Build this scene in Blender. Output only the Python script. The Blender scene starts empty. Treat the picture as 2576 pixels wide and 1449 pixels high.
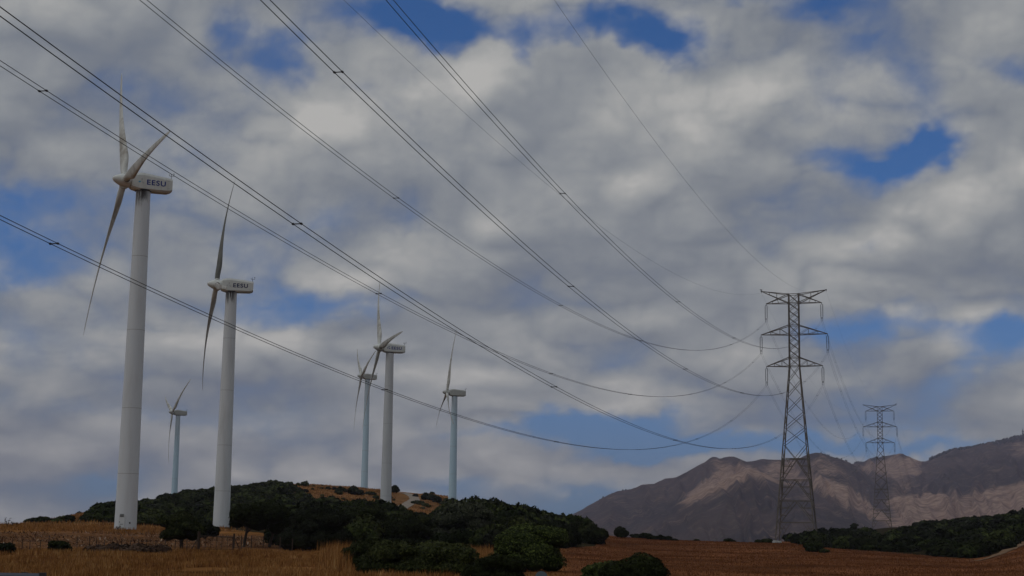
import bpy, bmesh, math
import numpy as np
from mathutils import Vector, Matrix
sc = bpy.context.scene
R = math.radians

# ------------------------------------------------------------------ camera
W, H, F = 2576.0, 1449.0, 4041.8          # working raster used when surveying the photograph
PITCH, ROLL, CAMZ = R(9.1966), R(0.902), 1.7
cam_d = bpy.data.cameras.new('camera'); cam = bpy.data.objects.new('camera', cam_d)
sc.collection.objects.link(cam); sc.camera = cam
cam_d.sensor_width = 36; cam_d.lens = 36 * F / W
cam_d.clip_start = 0.5; cam_d.clip_end = 60000
_f = np.array([0, math.cos(PITCH), math.sin(PITCH)]); _u = np.array([0, -math.sin(PITCH), math.cos(PITCH)]); _r = np.array([1., 0, 0])
RT = math.cos(ROLL) * _r + math.sin(ROLL) * _u
UP = -math.sin(ROLL) * _r + math.cos(ROLL) * _u
cam.matrix_world = Matrix(((RT[0], UP[0], -_f[0], 0), (RT[1], UP[1], -_f[1], 0), (RT[2], UP[2], -_f[2], CAMZ), (0, 0, 0, 1)))
CP = np.array([0, 0, CAMZ])

def proj(P):
    q = np.asarray(P, float) - CP
    x, y, z = q @ RT, q @ UP, q @ _f
    z = np.maximum(z, 1e-3)
    return np.stack([W / 2 + F * x / z, H / 2 - F * y / z], -1)
def ray(x, y):
    return _f + RT * (x - W / 2) / F - UP * (y - H / 2) / F
def at(x, y, dist):                          # point on the sight line at a horizontal distance
    d = ray(x, y); return CP + d * dist / math.hypot(d[0], d[1])

# ------------------------------------------------------------------ light
SUN_EL, SUN_AZ = R(48), R(-112)              # azimuth clockwise from +Y (view direction): left, slightly behind the camera
sun_d = bpy.data.lights.new('sun', 'SUN'); sun = bpy.data.objects.new('sun', sun_d); sc.collection.objects.link(sun)
sun_d.energy = 1.35; sun_d.angle = R(12); sun_d.color = (1.0, 0.95, 0.87)
sdir = Vector((math.sin(SUN_AZ) * math.cos(SUN_EL), math.cos(SUN_AZ) * math.cos(SUN_EL), math.sin(SUN_EL)))
sun.rotation_euler = sdir.to_track_quat('Z', 'Y').to_euler()
sun.location = (0, 0, 300)
sc.view_settings.view_transform = 'Standard'; sc.view_settings.look = 'None'
sc.view_settings.exposure = 0.0; sc.view_settings.gamma = 1.0

class NT:
    def __init__(s, tree): s.t = tree; s.n = tree.nodes; s.l = tree.links
    def node(s, typ, **kw):
        n = s.n.new(typ)
        for k, v in kw.items():
            if k.startswith('i_'):
                key = k[2:]; n.inputs[int(key) if key.isdigit() else key.replace('_', ' ')].default_value = v
            else: setattr(n, k, v)
        return n
    def link(s, a, b): s.l.new(a, b)
    def math(s, op, a, b=None, c=None, clamp=False):
        n = s.n.new('ShaderNodeMath'); n.operation = op; n.use_clamp = clamp
        for i, v in enumerate((a, b, c)):
            if v is None: continue
            if hasattr(v, 'is_linked') or hasattr(v, 'links'): s.l.new(v, n.inputs[i])
            else: n.inputs[i].default_value = v
        return n.outputs[0]
    def rng(s, v, a, b, c=0., d=1., smooth=True):
        n = s.n.new('ShaderNodeMapRange'); n.interpolation_type = 'SMOOTHSTEP' if smooth else 'LINEAR'
        s.l.new(v, n.inputs[0])
        for i, k in zip((1, 2, 3, 4), (a, b, c, d)): n.inputs[i].default_value = k
        return n.outputs[0]
    def noise(s, vec, scale, detail=5, rough=.55, dist=0.0):
        n = s.n.new('ShaderNodeTexNoise'); n.inputs['Scale'].default_value = scale; n.inputs['Detail'].default_value = detail
        n.inputs['Roughness'].default_value = rough; n.inputs['Distortion'].default_value = dist
        if vec is not None: s.l.new(vec, n.inputs['Vector'])
        return n
    def mixc(s, fac, a, b, mode='MIX'):
        n = s.n.new('ShaderNodeMix'); n.data_type = 'RGBA'; n.blend_type = mode
        for sock, v in ((n.inputs[0], fac), (n.inputs[6], a), (n.inputs[7], b)):
            if hasattr(v, 'links'): s.l.new(v, sock)
            elif isinstance(v, (int, float)): sock.default_value = v
            else: sock.default_value = (*v, 1)
        return n.outputs[2]
    def ramp(s, fac, stops):
        n = s.n.new('ShaderNodeValToRGB'); e = n.color_ramp.elements
        while len(e) < len(stops): e.new(.5)
        for el, (p, c) in zip(e, stops): el.position = p; el.color = (*c, 1)
        s.l.new(fac, n.inputs[0]); return n.outputs[0]

# ------------------------------------------------------------------ sky: clouds laid out by azimuth and elevation over a NISHITA sky
world = bpy.data.worlds.new('World'); sc.world = world; world.use_nodes = True
wt = NT(world.node_tree); wt.n.clear()
SKY_STRENGTH = 0.08
tc = wt.node('ShaderNodeTexCoord'); sep = wt.node('ShaderNodeSeparateXYZ'); wt.link(tc.outputs['Generated'], sep.inputs[0])
nish = wt.node('ShaderNodeTexSky', sky_type='NISHITA', sun_disc=False, sun_elevation=SUN_EL, sun_rotation=SUN_AZ, altitude=100.0, air_density=1.0, dust_density=0.6, ozone_density=2.0)
tint = wt.ramp(wt.math('MULTIPLY', sep.outputs[2], 2.5), [(0.0, (.24, .42, .84)), (.12, (.27, .45, .84)), (.3, (.30, .49, .82)), (.55, (.24, .49, .84)), (.85, (.22, .48, .82))])
wcol = wt.mixc(1.0, nish.outputs[0], tint, 'MULTIPLY')
bg = wt.node('ShaderNodeBackground'); bg.inputs['Strength'].default_value = SKY_STRENGTH; wt.link(wcol, bg.inputs['Color'])
wo = wt.node('ShaderNodeOutputWorld'); wt.link(bg.outputs[0], wo.inputs[0])

# ------------------------------------------------------------------ helpers
COL = sc.collection
def link(name, me, mat=None, parent=None):
    o = bpy.data.objects.new(name, me); COL.objects.link(o)
    if mat is not None:
        for m in (mat if isinstance(mat, (list, tuple)) else [mat]): me.materials.append(m)
    if parent is not None: o.parent = parent
    return o
def tag(o, label=None, cat=None, group=None, kind=None):
    if label: o['label'] = label
    if cat: o['category'] = cat
    if group: o['group'] = group
    if kind: o['kind'] = kind
    return o
def empty(name, loc, rz=0.0):
    o = bpy.data.objects.new(name, None); COL.objects.link(o); o.location = loc; o.rotation_euler = (0, 0, rz)
    o.empty_display_size = .3; return o
def mesh_np(name, V, Fq, smooth=False, attr=None):
    me = bpy.data.meshes.new(name); V = np.asarray(V, np.float32); Fq = np.asarray(Fq, np.int32)
    n, k = Fq.shape
    me.vertices.add(len(V)); me.vertices.foreach_set('co', V.ravel())
    me.loops.add(n * k); me.loops.foreach_set('vertex_index', Fq.ravel())
    me.polygons.add(n); me.polygons.foreach_set('loop_start', np.arange(0, n * k, k, dtype=np.int32))
    me.polygons.foreach_set('loop_total', np.full(n, k, np.int32))
    if smooth: me.polygons.foreach_set('use_smooth', np.ones(n, bool))
    if attr:
        for nm, arr in attr.items():
            if arr.ndim == 1:
                a = me.attributes.new(nm, 'FLOAT', 'POINT'); a.data.foreach_set('value', arr.astype(np.float32))
            else:
                a = me.attributes.new(nm, 'FLOAT_COLOR', 'POINT'); a.data.foreach_set('color', arr.astype(np.float32).ravel())
    me.update(calc_edges=True); return me
class MB:
    """collects beams, tubes, boxes and lathes into one mesh"""
    def __init__(s): s.v = []; s.f = []; s.n = 0
    def add(s, V, Fl):
        s.v += [tuple(map(float, p)) for p in V]; s.f += [tuple(i + s.n for i in q) for q in Fl]; s.n = len(s.v)
    def tube(s, P, r, seg=8, cap=True):
        P = [np.asarray(p, float) for p in P]; rr = r if hasattr(r, '__len__') else [r] * len(P)
        V = []; ref = None
        for i, p in enumerate(P):
            t = P[min(i + 1, len(P) - 1)] - P[max(i - 1, 0)]; t = t / (np.linalg.norm(t) + 1e-12)
            if ref is None: ref = np.array([0, 0, 1.]) if abs(t[2]) < .9 else np.array([1., 0, 0])
            a = np.cross(t, ref); a /= np.linalg.norm(a); b = np.cross(a, t); ref = b
            for j in range(seg):
                q = 2 * math.pi * j / seg + math.pi / seg; V.append(p + rr[i] * (math.cos(q) * a + math.sin(q) * b))
        Fl = [(i * seg + j, i * seg + (j + 1) % seg, (i + 1) * seg + (j + 1) % seg, (i + 1) * seg + j) for i in range(len(P) - 1) for j in range(seg)]
        if cap: Fl += [tuple(range(seg))[::-1], tuple((len(P) - 1) * seg + j for j in range(seg))]
        s.add(V, Fl)
    def beam(s, a, b, w): s.tube([a, b], w * .7071, 4)
    def box(s, c, d, M=None):
        c = np.asarray(c, float); d = np.asarray(d, float) / 2
        V = [np.array([x, y, z]) * d for x in (-1, 1) for y in (-1, 1) for z in (-1, 1)]
        if M is not None: V = [M @ v for v in V]
        s.add([c + v for v in V], [(0, 1, 3, 2), (4, 6, 7, 5), (0, 4, 5, 1), (2, 3, 7, 6), (0, 2, 6, 4), (1, 5, 7, 3)])
    def loft(s, rings, cap=True):
        k = len(rings[0]); V = [p for r in rings for p in r]
        Fl = [(i * k + j, i * k + (j + 1) % k, (i + 1) * k + (j + 1) % k, (i + 1) * k + j) for i in range(len(rings) - 1) for j in range(k)]
        if cap: Fl += [tuple(range(k))[::-1], tuple((len(rings) - 1) * k + j for j in range(k))]
        s.add(V, Fl)
    def build(s, name, mat, parent=None, smooth=False):
        me = bpy.data.meshes.new(name); me.from_pydata(s.v, [], s.f)
        bm = bmesh.new(); bm.from_mesh(me); bmesh.ops.recalc_face_normals(bm, faces=bm.faces); bm.to_mesh(me); bm.free()
        if smooth:
            me.polygons.foreach_set('use_smooth', np.ones(len(me.polygons), bool)); me.set_sharp_from_angle(angle=R(40))
        return link(name, me, mat, parent)

def hash2(ix, iy, seed):
    h = (ix.astype(np.int64) * 374761393 + iy.astype(np.int64) * 668265263 + seed * 982451653) & 0x7fffffff
    h = ((h ^ (h >> 13)) * 1274126177) & 0x7fffffff
    return ((h ^ (h >> 16)) & 0xffff) / 65535.0
def vnoise(x, y, seed=0):
    ix, iy = np.floor(x), np.floor(y); fx, fy = x - ix, y - iy
    fx = fx * fx * (3 - 2 * fx); fy = fy * fy * (3 - 2 * fy)
    a, b, c, d = hash2(ix, iy, seed), hash2(ix + 1, iy, seed), hash2(ix, iy + 1, seed), hash2(ix + 1, iy + 1, seed)
    return (a * (1 - fx) + b * fx) * (1 - fy) + (c * (1 - fx) + d * fx) * fy
def fbm(x, y, oct=4, seed=0, g=.5):
    s, a, t = 0, 1., 0
    for i in range(oct):
        s = s + a * vnoise(x * 2 ** i + 17.3 * i, y * 2 ** i + 5.1 * i, seed + i); t += a; a *= g
    return s / t - .5
def inpoly(px, py, poly):
    c = np.zeros(np.shape(px), bool); n = len(poly)
    for i in range(n):
        x0, y0 = poly[i]; x1, y1 = poly[(i + 1) % n]
        if y0 == y1: continue
        m = ((y0 > py) != (y1 > py)) & (px < (x1 - x0) * (py - y0) / (y1 - y0) + x0); c ^= m
    return c

# ------------------------------------------------------------------ clouds: a high dome with its own cover, clear where the blue sky shows
HOLES = [(560, 60, 65, 50, 20, .65), (715, 130, 85, 65, -30, .8), (900, 15, 90, 30, 0, .4), (1060, 45, 120, 50, -20, 1.05), (1210, 60, 200, 50, 0, .95), (1130, 130, 70, 40, 0, .5), (1330, 130, 40, 60, 0, .9),
 (1470, 60, 130, 50, -10, .75), (1600, 85, 110, 60, -15, .95), (1700, 120, 90, 50, 0, .75), (2050, 10, 110, 35, 0, .7), (1850, 0, 60, 18, 0, .5), (2545, 165, 85, 50, -15, .9), (2180, 95, 60, 22, 20, .35),
 (2290, 400, 110, 38, 25, .95), (2180, 430, 85, 30, 0, .7), (2080, 400, 70, 28, 0, .5), (2360, 360, 60, 30, 0, .5), (2190, 622, 70, 22, 15, .5),
 (90, 510, 180, 45, 0, .5), (40, 620, 130, 80, 0, .75), (160, 690, 120, 60, 0, .45), (20, 720, 70, 30, 0, .4), (310, 195, 70, 36, 0, .35), (350, 490, 140, 30, 0, .3),
 (660, 640, 90, 70, 0, .45), (760, 800, 190, 48, 8, .85), (870, 745, 110, 40, 0, .5), (620, 760, 80, 40, 0, .4), (840, 545, 60, 24, 20, .45),
 (2480, 850, 150, 50, 0, .85), (2200, 815, 150, 38, 0, .75), (2090, 840, 60, 36, 0, .5), (2420, 930, 80, 50, 60, .5), (2530, 800, 60, 25, 0, .5),
 (1500, 1085, 170, 36, 0, .95), (1660, 1080, 110, 28, 10, .5), (1210, 1090, 120, 22, 0, .6), (1370, 1060, 90, 26, 0, .5), (1280, 1250, 190, 46, 0, .8), (1420, 1290, 120, 30, 20, .8), (1560, 1145, 120, 20, 10, .65), (1150, 1215, 80, 24, 0, .45),
 (2050, 1128, 500, 20, 0, .9), (1700, 1140, 140, 24, 10, .6), (240, 1215, 90, 20, 0, .4), (400, 1040, 260, 22, 0, .28), (640, 1080, 120, 20, 0, .25)]
PUFFS = [(800, 170, 100, 60, 20, .5), (1250, 150, 70, 50, 0, .5), (1530, 160, 90, 60, 0, .5), (1000, 150, 130, 50, 0, .3), (1900, 60, 120, 40, 0, .35), (2450, 480, 110, 60, 25, .5), (900, 890, 200, 70, 0, .35), (2400, 900, 90, 60, 0, .2), (700, 30, 70, 40, 0, .35), (1130, 1010, 200, 30, 0, .3), (1500, 1225, 110, 30, 0, .4), (1620, 1200, 60, 26, 0, .3), (2380, 860, 60, 40, 0, .3), (1700, 240, 160, 60, 0, .3)]
BRIGHT = [(900, 230, 200, 130, 0, .75), (1180, 200, 120, 70, 0, .55), (1560, 230, 150, 90, 0, .4), (1740, 300, 140, 60, 0, .6), (1950, 215, 330, 70, 5, .65), (480, 140, 90, 90, 0, .5), (420, 330, 80, 60, 0, .25), (100, 260, 90, 110, 0, .25), (760, 380, 180, 80, 0, .45), (1550, 470, 140, 40, 0, .35), (1960, 270, 420, 70, 0, .2),
 (2440, 470, 140, 60, 20, .35), (2470, 880, 120, 50, 0, .55), (2350, 600, 180, 60, 0, .25), (900, 900, 220, 60, 0, .45), (180, 850, 180, 50, 0, .6), (30, 880, 80, 60, 0, .4), (600, 880, 150, 50, 0, .4), (1350, 560, 80, 40, 0, .25), (1010, 620, 70, 60, 0, .35), (1700, 920, 220, 40, 0, .35), (1600, 1020, 200, 30, 0, .25), (1200, 950, 200, 40, 0, .25),
 (1600, 1225, 120, 30, 0, .4), (430, 1180, 300, 40, 0, .35), (850, 1170, 250, 30, 0, .3), (1900, 640, 300, 50, 0, .3), (2400, 740, 200, 50, 0, .25), (700, 500, 130, 60, 0, .2), (150, 1230, 160, 40, 0, .25), (1900, 1010, 300, 40, 0, .15), (150, 20, 300, 40, 0, .2)]
DARK = [(130, 120, 200, 80, 0, .35), (480, 60, 80, 60, 0, .2), (300, 260, 140, 120, 0, .35), (130, 480, 160, 50, 0, .2), (920, 330, 60, 80, 60, .35), (1000, 460, 260, 50, 0, .4), (1560, 560, 120, 40, 0, .3), (1290, 400, 90, 40, 0, .25), (1350, 250, 110, 60, 0, .35), (1800, 630, 240, 60, 0, .4), (2350, 60, 240, 60, 0, .4), (2000, 110, 260, 40, 0, .25), (2200, 520, 200, 50, 0, .35), (2450, 380, 90, 60, 0, .1),
 (300, 960, 300, 60, 0, .5), (100, 1080, 220, 50, 0, .45), (650, 1010, 240, 40, 0, .45), (250, 650, 100, 80, 0, .3), (520, 800, 120, 60, 0, .25), (1600, 870, 300, 40, 0, .35), (1150, 820, 260, 50, 0, .4), (1700, 980, 200, 30, 0, .3), (2300, 1060, 300, 60, 0, .45), (1900, 1080, 300, 30, 0, .25), (2500, 700, 120, 40, 0, .3), (1100, 1110, 250, 40, 0, .2), (2250, 880, 200, 40, 0, .3), (1900, 780, 300, 40, 0, .3), (700, 300, 60, 50, 0, .25)]

def azel(x, y):
    d = ray(x, y); return math.atan2(d[0], d[1]), math.atan2(d[2], math.hypot(d[0], d[1]))
def gsum(A, E, L):
    s_ = np.zeros(A.shape)
    for q in L:
        x, y, rx, ry, rot, amp = q; a, e = azel(x, y); c, s0 = math.cos(R(rot)), math.sin(R(rot))
        dx, dy = (A - a) * F, (E - e) * F; u_ = (dx * c + dy * s0) / rx; v_ = (-dx * s0 + dy * c) / ry
        s_ += amp * np.exp(-.75 * (u_ * u_ + v_ * v_))
    return s_
def dens(A, E):                              # billowing cloud density on a deck seen in perspective
    X = A * 1.0; Y = .56 * np.log(np.maximum(np.sin(E), -.12) + .17)      # features flatten towards the horizon
    wx = .035 * fbm(X * 14, Y * 14, 3, 201); wy = .035 * fbm(X * 14, Y * 14, 3, 211); X = X + wx; Y = Y + wy
    big = fbm(X * 9, Y * 8.0, 3, 221)
    bil = 0; t_ = 0; am = 1.
    for o_ in range(6):
        n_ = vnoise(X * 12.5 * 2 ** o_ + 3.1 * o_, Y * 14.5 * 2 ** o_, 231 + o_); bil = bil + am * (np.abs(2 * n_ - 1) if o_ % 2 else n_ * .9); t_ += am; am *= .47
    return big * 1.0 + (bil / t_ - .45) * 1.25
azs = np.concatenate([np.linspace(-R(180), -R(27), 70)[:-1], np.linspace(-R(27), R(27), 760), np.linspace(R(27), R(180), 70)[1:]])
els = np.concatenate([np.linspace(-R(4), R(25), 430), np.linspace(R(26), R(89.5), 40)])
A_, E_ = np.meshgrid(azs, els, indexing='ij')
wv = 34 / F; Aw = A_ + wv * 3.0 * fbm(A_ * 16, E_ * 26, 5, 101, .62) + wv * 1.5 * fbm(A_ * 70, E_ * 90, 4, 103, .6); Ew = E_ + wv * 2.4 * fbm(A_ * 16, E_ * 26, 5, 111, .62) + wv * 1.3 * fbm(A_ * 70, E_ * 90, 4, 113, .6)
rho = dens(A_, E_)
up0 = rho - dens(A_ - .002, E_ + .005); up = rho - dens(A_ - .004, E_ + .010); up2 = rho - dens(A_ - .010, E_ + .024)
fine = fbm(A_ * 60, E_ * 95, 5, 141, .6)
low = np.clip((R(11) - E_) / R(5), 0, 1)
cover = .97 + .92 * rho + .24 * fine - (.86 + .14 * low) * gsum(Aw, Ew, HOLES) + .8 * gsum(Aw, Ew, PUFFS)
shade = .45 + .09 * low + .26 * rho + .26 * up0 + .32 * up + .42 * up2 + .11 * fine + .42 * gsum(Aw, Ew, BRIGHT) - .34 * gsum(Aw, Ew, DARK)
sx_, sy_, sz_ = sdir; cosg = np.sin(A_) * np.cos(E_) * sx_ + np.cos(A_) * np.cos(E_) * sy_ + np.sin(E_) * sz_
gain = 1 + 2.2 * np.clip((cosg + .15) / 1.15, 0, 1) ** 2 * np.clip((E_ - R(20)) / R(25), 0, 1)      # unseen cloud overhead brightened round the veiled sun, added to light the towers
RD = 30000.0
V_ = np.stack([np.sin(A_) * np.cos(E_) * RD, np.cos(A_) * np.cos(E_) * RD, np.sin(E_) * RD], -1).reshape(-1, 3)
r0_, c0_ = A_.shape; idx = np.arange(r0_ * c0_).reshape(r0_, c0_)
Fq = np.stack([idx[:-1, :-1], idx[:-1, 1:], idx[1:, 1:], idx[1:, :-1]], -1).reshape(-1, 4)
def cloudmat():
    m = bpy.data.materials.new('clouds'); m.use_nodes = True; t = NT(m.node_tree); t.n.clear()
    cv = t.node('ShaderNodeAttribute', attribute_name='cover').outputs['Fac']; sh = t.node('ShaderNodeAttribute', attribute_name='shade').outputs['Fac']
    p = t.node('ShaderNodeNewGeometry').outputs['Position']
    n_ = t.math('SUBTRACT', t.noise(p, .0022, 5, .6, .3).outputs['Fac'], .5)
    cv = t.math('MULTIPLY_ADD', n_, .35, cv); sh = t.math('MULTIPLY_ADD', n_, .22, sh)
    col = t.ramp(sh, [(0.0, (.150, .176, .225)), (.3, (.200, .221, .252)), (.55, (.265, .282, .300)), (.8, (.355, .362, .362)), (1.0, (.46, .455, .44))])
    em = t.node('ShaderNodeEmission'); t.link(col, em.inputs[0]); t.link(t.node('ShaderNodeAttribute', attribute_name='gain').outputs['Fac'], em.inputs[1]); tr = t.node('ShaderNodeBsdfTransparent'); mx = t.node('ShaderNodeMixShader')
    t.link(t.rng(cv, .0, .95), mx.inputs[0]); t.link(tr.outputs[0], mx.inputs[1]); t.link(em.outputs[0], mx.inputs[2])
    o_ = t.node('ShaderNodeOutputMaterial'); t.link(mx.outputs[0], o_.inputs[0]); m.cycles.emission_sampling = 'NONE'; return m
sky_o = link('sky', mesh_np('sky', V_, Fq, True, {'cover': cover.ravel(), 'shade': shade.ravel(), 'gain': gain.ravel()}), cloudmat()); tag(sky_o, kind='structure')

# ------------------------------------------------------------------ materials
def mat(name, col, rough=.7, build=None, metal=0.0, spec=.3):
    m = bpy.data.materials.new(name); m.use_nodes = True; t = NT(m.node_tree)
    b = t.n['Principled BSDF']; b.inputs['Base Color'].default_value = (*col, 1); b.inputs['Roughness'].default_value = rough
    b.inputs['Metallic'].default_value = metal; b.inputs['Specular IOR Level'].default_value = spec
    if build: build(t, b)
    return m
def posn(t, obj=False):
    if obj:
        return t.node('ShaderNodeTexCoord').outputs['Object']
    return t.node('ShaderNodeNewGeometry').outputs['Position']
def bump(t, b, h, strength=.5, dist=.1):
    n = t.node('ShaderNodeBump'); n.inputs['Strength'].default_value = strength; n.inputs['Distance'].default_value = dist
    t.link(h, n.inputs['Height']); t.link(n.outputs[0], b.inputs['Normal'])

def leafmat(name, lo, hi, tip, spec=.04):
    def f(t, b):
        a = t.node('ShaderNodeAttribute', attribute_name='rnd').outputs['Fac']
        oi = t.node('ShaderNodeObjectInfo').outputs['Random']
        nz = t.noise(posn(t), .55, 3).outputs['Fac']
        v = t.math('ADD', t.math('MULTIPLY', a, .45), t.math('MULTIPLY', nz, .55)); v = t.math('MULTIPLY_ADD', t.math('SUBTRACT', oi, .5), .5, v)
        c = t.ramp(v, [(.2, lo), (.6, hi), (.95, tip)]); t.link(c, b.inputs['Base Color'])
    return mat(name, lo, .75, f, spec=spec)
M_LEAF = leafmat('dark_foliage', (.008, .010, .003), (.017, .021, .005), (.062, .068, .021))
M_LEAF_GREEN = leafmat('green_foliage', (.008, .012, .003), (.020, .027, .006), (.070, .082, .022))
M_LEAF_GREY = leafmat('silvery_foliage', (.010, .012, .005), (.022, .025, .012), (.080, .083, .048))
M_BARK = mat('bark', (.05, .038, .028), .9)
def grassf(t, b):
    a = t.node('ShaderNodeAttribute', attribute_name='rnd').outputs['Fac']
    nz = t.noise(posn(t), .12, 4).outputs['Fac']; n2 = t.noise(posn(t), .8, 4, .6).outputs['Fac']
    v = t.math('ADD', t.math('MULTIPLY', a, .45), t.math('MULTIPLY', nz, .5)); v = t.math('ADD', v, t.math('MULTIPLY', t.math('SUBTRACT', n2, .5), 1.1))
    t.link(t.ramp(v, [(.12, (.085, .033, .011)), (.42, (.23, .098, .030)), (.66, (.38, .19, .062)), (.92, (.58, .37, .16))]), b.inputs['Base Color'])
M_GRASS = mat('dry_grass_blades', (.2, .1, .04), .95, grassf, spec=.0)
def redgrassf(t, b):
    a = t.node('ShaderNodeAttribute', attribute_name='rnd').outputs['Fac']
    nz = t.noise(posn(t), .07, 4).outputs['Fac']
    n2 = t.noise(posn(t), .45, 5, .6).outputs['Fac']
    v = t.math('ADD', t.math('MULTIPLY', a, .45), t.math('MULTIPLY', nz, .55)); v = t.math('ADD', v, t.math('MULTIPLY', t.math('SUBTRACT', n2, .5), .9))
    t.link(t.ramp(v, [(.15, (.085, .030, .012)), (.5, (.15, .056, .022)), (.75, (.20, .080, .031)), (.97, (.28, .14, .058))]), b.inputs['Base Color'])
M_GRASS_RED = mat('russet_grass_blades', (.16, .06, .025), .95, redgrassf, spec=.0)
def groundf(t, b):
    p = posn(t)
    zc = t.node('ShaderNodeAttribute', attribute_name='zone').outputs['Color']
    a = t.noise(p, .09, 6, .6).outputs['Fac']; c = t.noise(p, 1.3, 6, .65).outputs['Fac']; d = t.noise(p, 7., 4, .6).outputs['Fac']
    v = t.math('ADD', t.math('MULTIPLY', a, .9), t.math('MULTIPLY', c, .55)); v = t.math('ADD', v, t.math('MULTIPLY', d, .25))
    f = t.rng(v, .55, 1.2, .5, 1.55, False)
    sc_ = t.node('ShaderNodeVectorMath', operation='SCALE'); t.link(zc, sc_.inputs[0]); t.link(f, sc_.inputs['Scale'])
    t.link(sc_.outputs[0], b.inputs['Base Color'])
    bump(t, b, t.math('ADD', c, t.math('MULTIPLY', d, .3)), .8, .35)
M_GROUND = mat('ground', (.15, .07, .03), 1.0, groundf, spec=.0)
def trackf(t, b):
    v = t.noise(posn(t), .8, 6, .6).outputs['Fac']
    t.link(t.ramp(v, [(.3, (.20, .16, .12)), (.7, (.30, .25, .20))]), b.inputs['Base Color']); bump(t, b, v, .5, .1)
M_TRACK = mat('pale_gravel', (.3, .27, .23), .95, trackf, spec=.05)
def straw(t, b):
    a = t.node('ShaderNodeAttribute', attribute_name='rnd').outputs['Fac']
    t.link(t.ramp(a, [(0., (.10, .05, .025)), (.7, (.17, .095, .05)), (.95, (.30, .19, .11)), (1., (.55, .46, .36))]), b.inputs['Base Color'])
M_STRAW = mat('straw', (.4, .28, .17), .9, straw, spec=.1)

def painted(name, col, stain, amt=.5, streak=False, top=None, blue=None):
    def f(t, b):
        p = posn(t, True)
        mp = t.node('ShaderNodeMapping'); t.link(p, mp.inputs['Vector']); mp.inputs['Scale'].default_value = (1.2, 1.2, .12)
        v = t.noise(mp.outputs[0], .9, 6, .6).outputs['Fac']
        w = t.noise(p, 3.5, 5, .6).outputs['Fac']
        c = t.mixc(t.math('MULTIPLY', t.rng(v, .45, .75), amt), col, stain)
        c = t.mixc(t.math('MULTIPLY', t.rng(w, .55, .8), amt * .4), c, stain)
        if top is not None:                                  # grease and soot running down below the nacelle
            sx = t.node('ShaderNodeSeparateXYZ'); t.link(p, sx.inputs[0])
            down = t.rng(sx.outputs[2], top - 5.0, top - .2)
            mp2 = t.node('ShaderNodeMapping'); t.link(p, mp2.inputs['Vector']); mp2.inputs['Scale'].default_value = (4., 4., .28)
            s2 = t.noise(mp2.outputs[0], 1.3, 6, .68).outputs['Fac']
            g = t.rng(t.math('ADD', s2, t.math('MULTIPLY', down, .5)), .82, 1.0)
            side = t.rng(t.math('MULTIPLY', sx.outputs[1], -1.0), .2, 1.0)
            c = t.mixc(t.math('MULTIPLY', t.math('MULTIPLY', g, down), side), c, (.025, .02, .017))
        t.link(c, b.inputs['Base Color'])
    return mat(name, col, .55, f, spec=.35)
M_NAC = painted('nacelle_paint', (.62, .62, .565), (.44, .43, .37), .6)
M_NAC_OLD = painted('weathered_nacelle_paint', (.40, .40, .355), (.29, .28, .235), .7)
def bladef(t, b):
    p = posn(t, True)
    a = t.node('ShaderNodeAttribute', attribute_name='span').outputs['Fac']
    v = t.noise(p, .9, 6, .62).outputs['Fac']; w = t.noise(p, .22, 3, .5).outputs['Fac']
    dirt = t.math('MULTIPLY', t.rng(t.math('ADD', v, t.math('MULTIPLY', w, .8)), .75, 1.15), t.rng(a, .05, .22))
    c = t.mixc(t.math('MULTIPLY', dirt, .85), (.52, .51, .45), (.24, .205, .155)); t.link(c, b.inputs['Base Color'])
M_BLADE = mat('blade_gelcoat', (.4, .4, .35), .5, bladef, spec=.35)
def bladeshadef(t, b):
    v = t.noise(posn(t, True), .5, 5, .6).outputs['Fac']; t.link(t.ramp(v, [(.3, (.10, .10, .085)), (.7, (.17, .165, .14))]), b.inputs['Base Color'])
M_BLADE_SHADE = mat('shade_toned_blade', (.12, .12, .1), .7, bladeshadef, spec=.1)  # darker blade colour, painting in the shade on the upper blade
M_LETTER = mat('blue_lettering', (.006, .026, .20), .5)
M_LETTER_DARK = mat('navy_lettering', (.012, .018, .085), .5)
M_LETTER_FADE = mat('faded_white_lettering', (.47, .47, .44), .6)
M_LOGO_CYAN = mat('faded_cyan_decal', (.12, .38, .50), .5)
M_DARK = mat('dark_metal', (.03, .03, .03), .6)
M_RUST = mat('rusty_ring', (.18, .07, .03), .8)
M_SEAM = mat('seam', (.36, .355, .33), .7)
M_VENT = mat('vent_louvre', (.07, .068, .06), .7)
M_DOOR = mat('door_paint', (.56, .57, .55), .6)
def galvf(t, b):
    v = t.noise(posn(t, True), .6, 5, .6).outputs['Fac']
    t.link(t.ramp(v, [(.3, (.095, .08, .062)), (.6, (.15, .125, .10)), (.8, (.21, .17, .13))]), b.inputs['Base Color'])
M_STEEL = mat('weathered_steel', (.1, .09, .07), .7, galvf)
M_STEEL_L = mat('galvanised_steel', (.30, .29, .26), .6)
M_INS = mat('insulator_glass', (.035, .035, .04), .35)
M_WIRE = mat('aluminium_cable', (.022, .022, .024), .6)
M_CONC = mat('concrete', (.32, .31, .28), .9)
M_POST = mat('rusty_post', (.045, .028, .018), .9)

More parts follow.
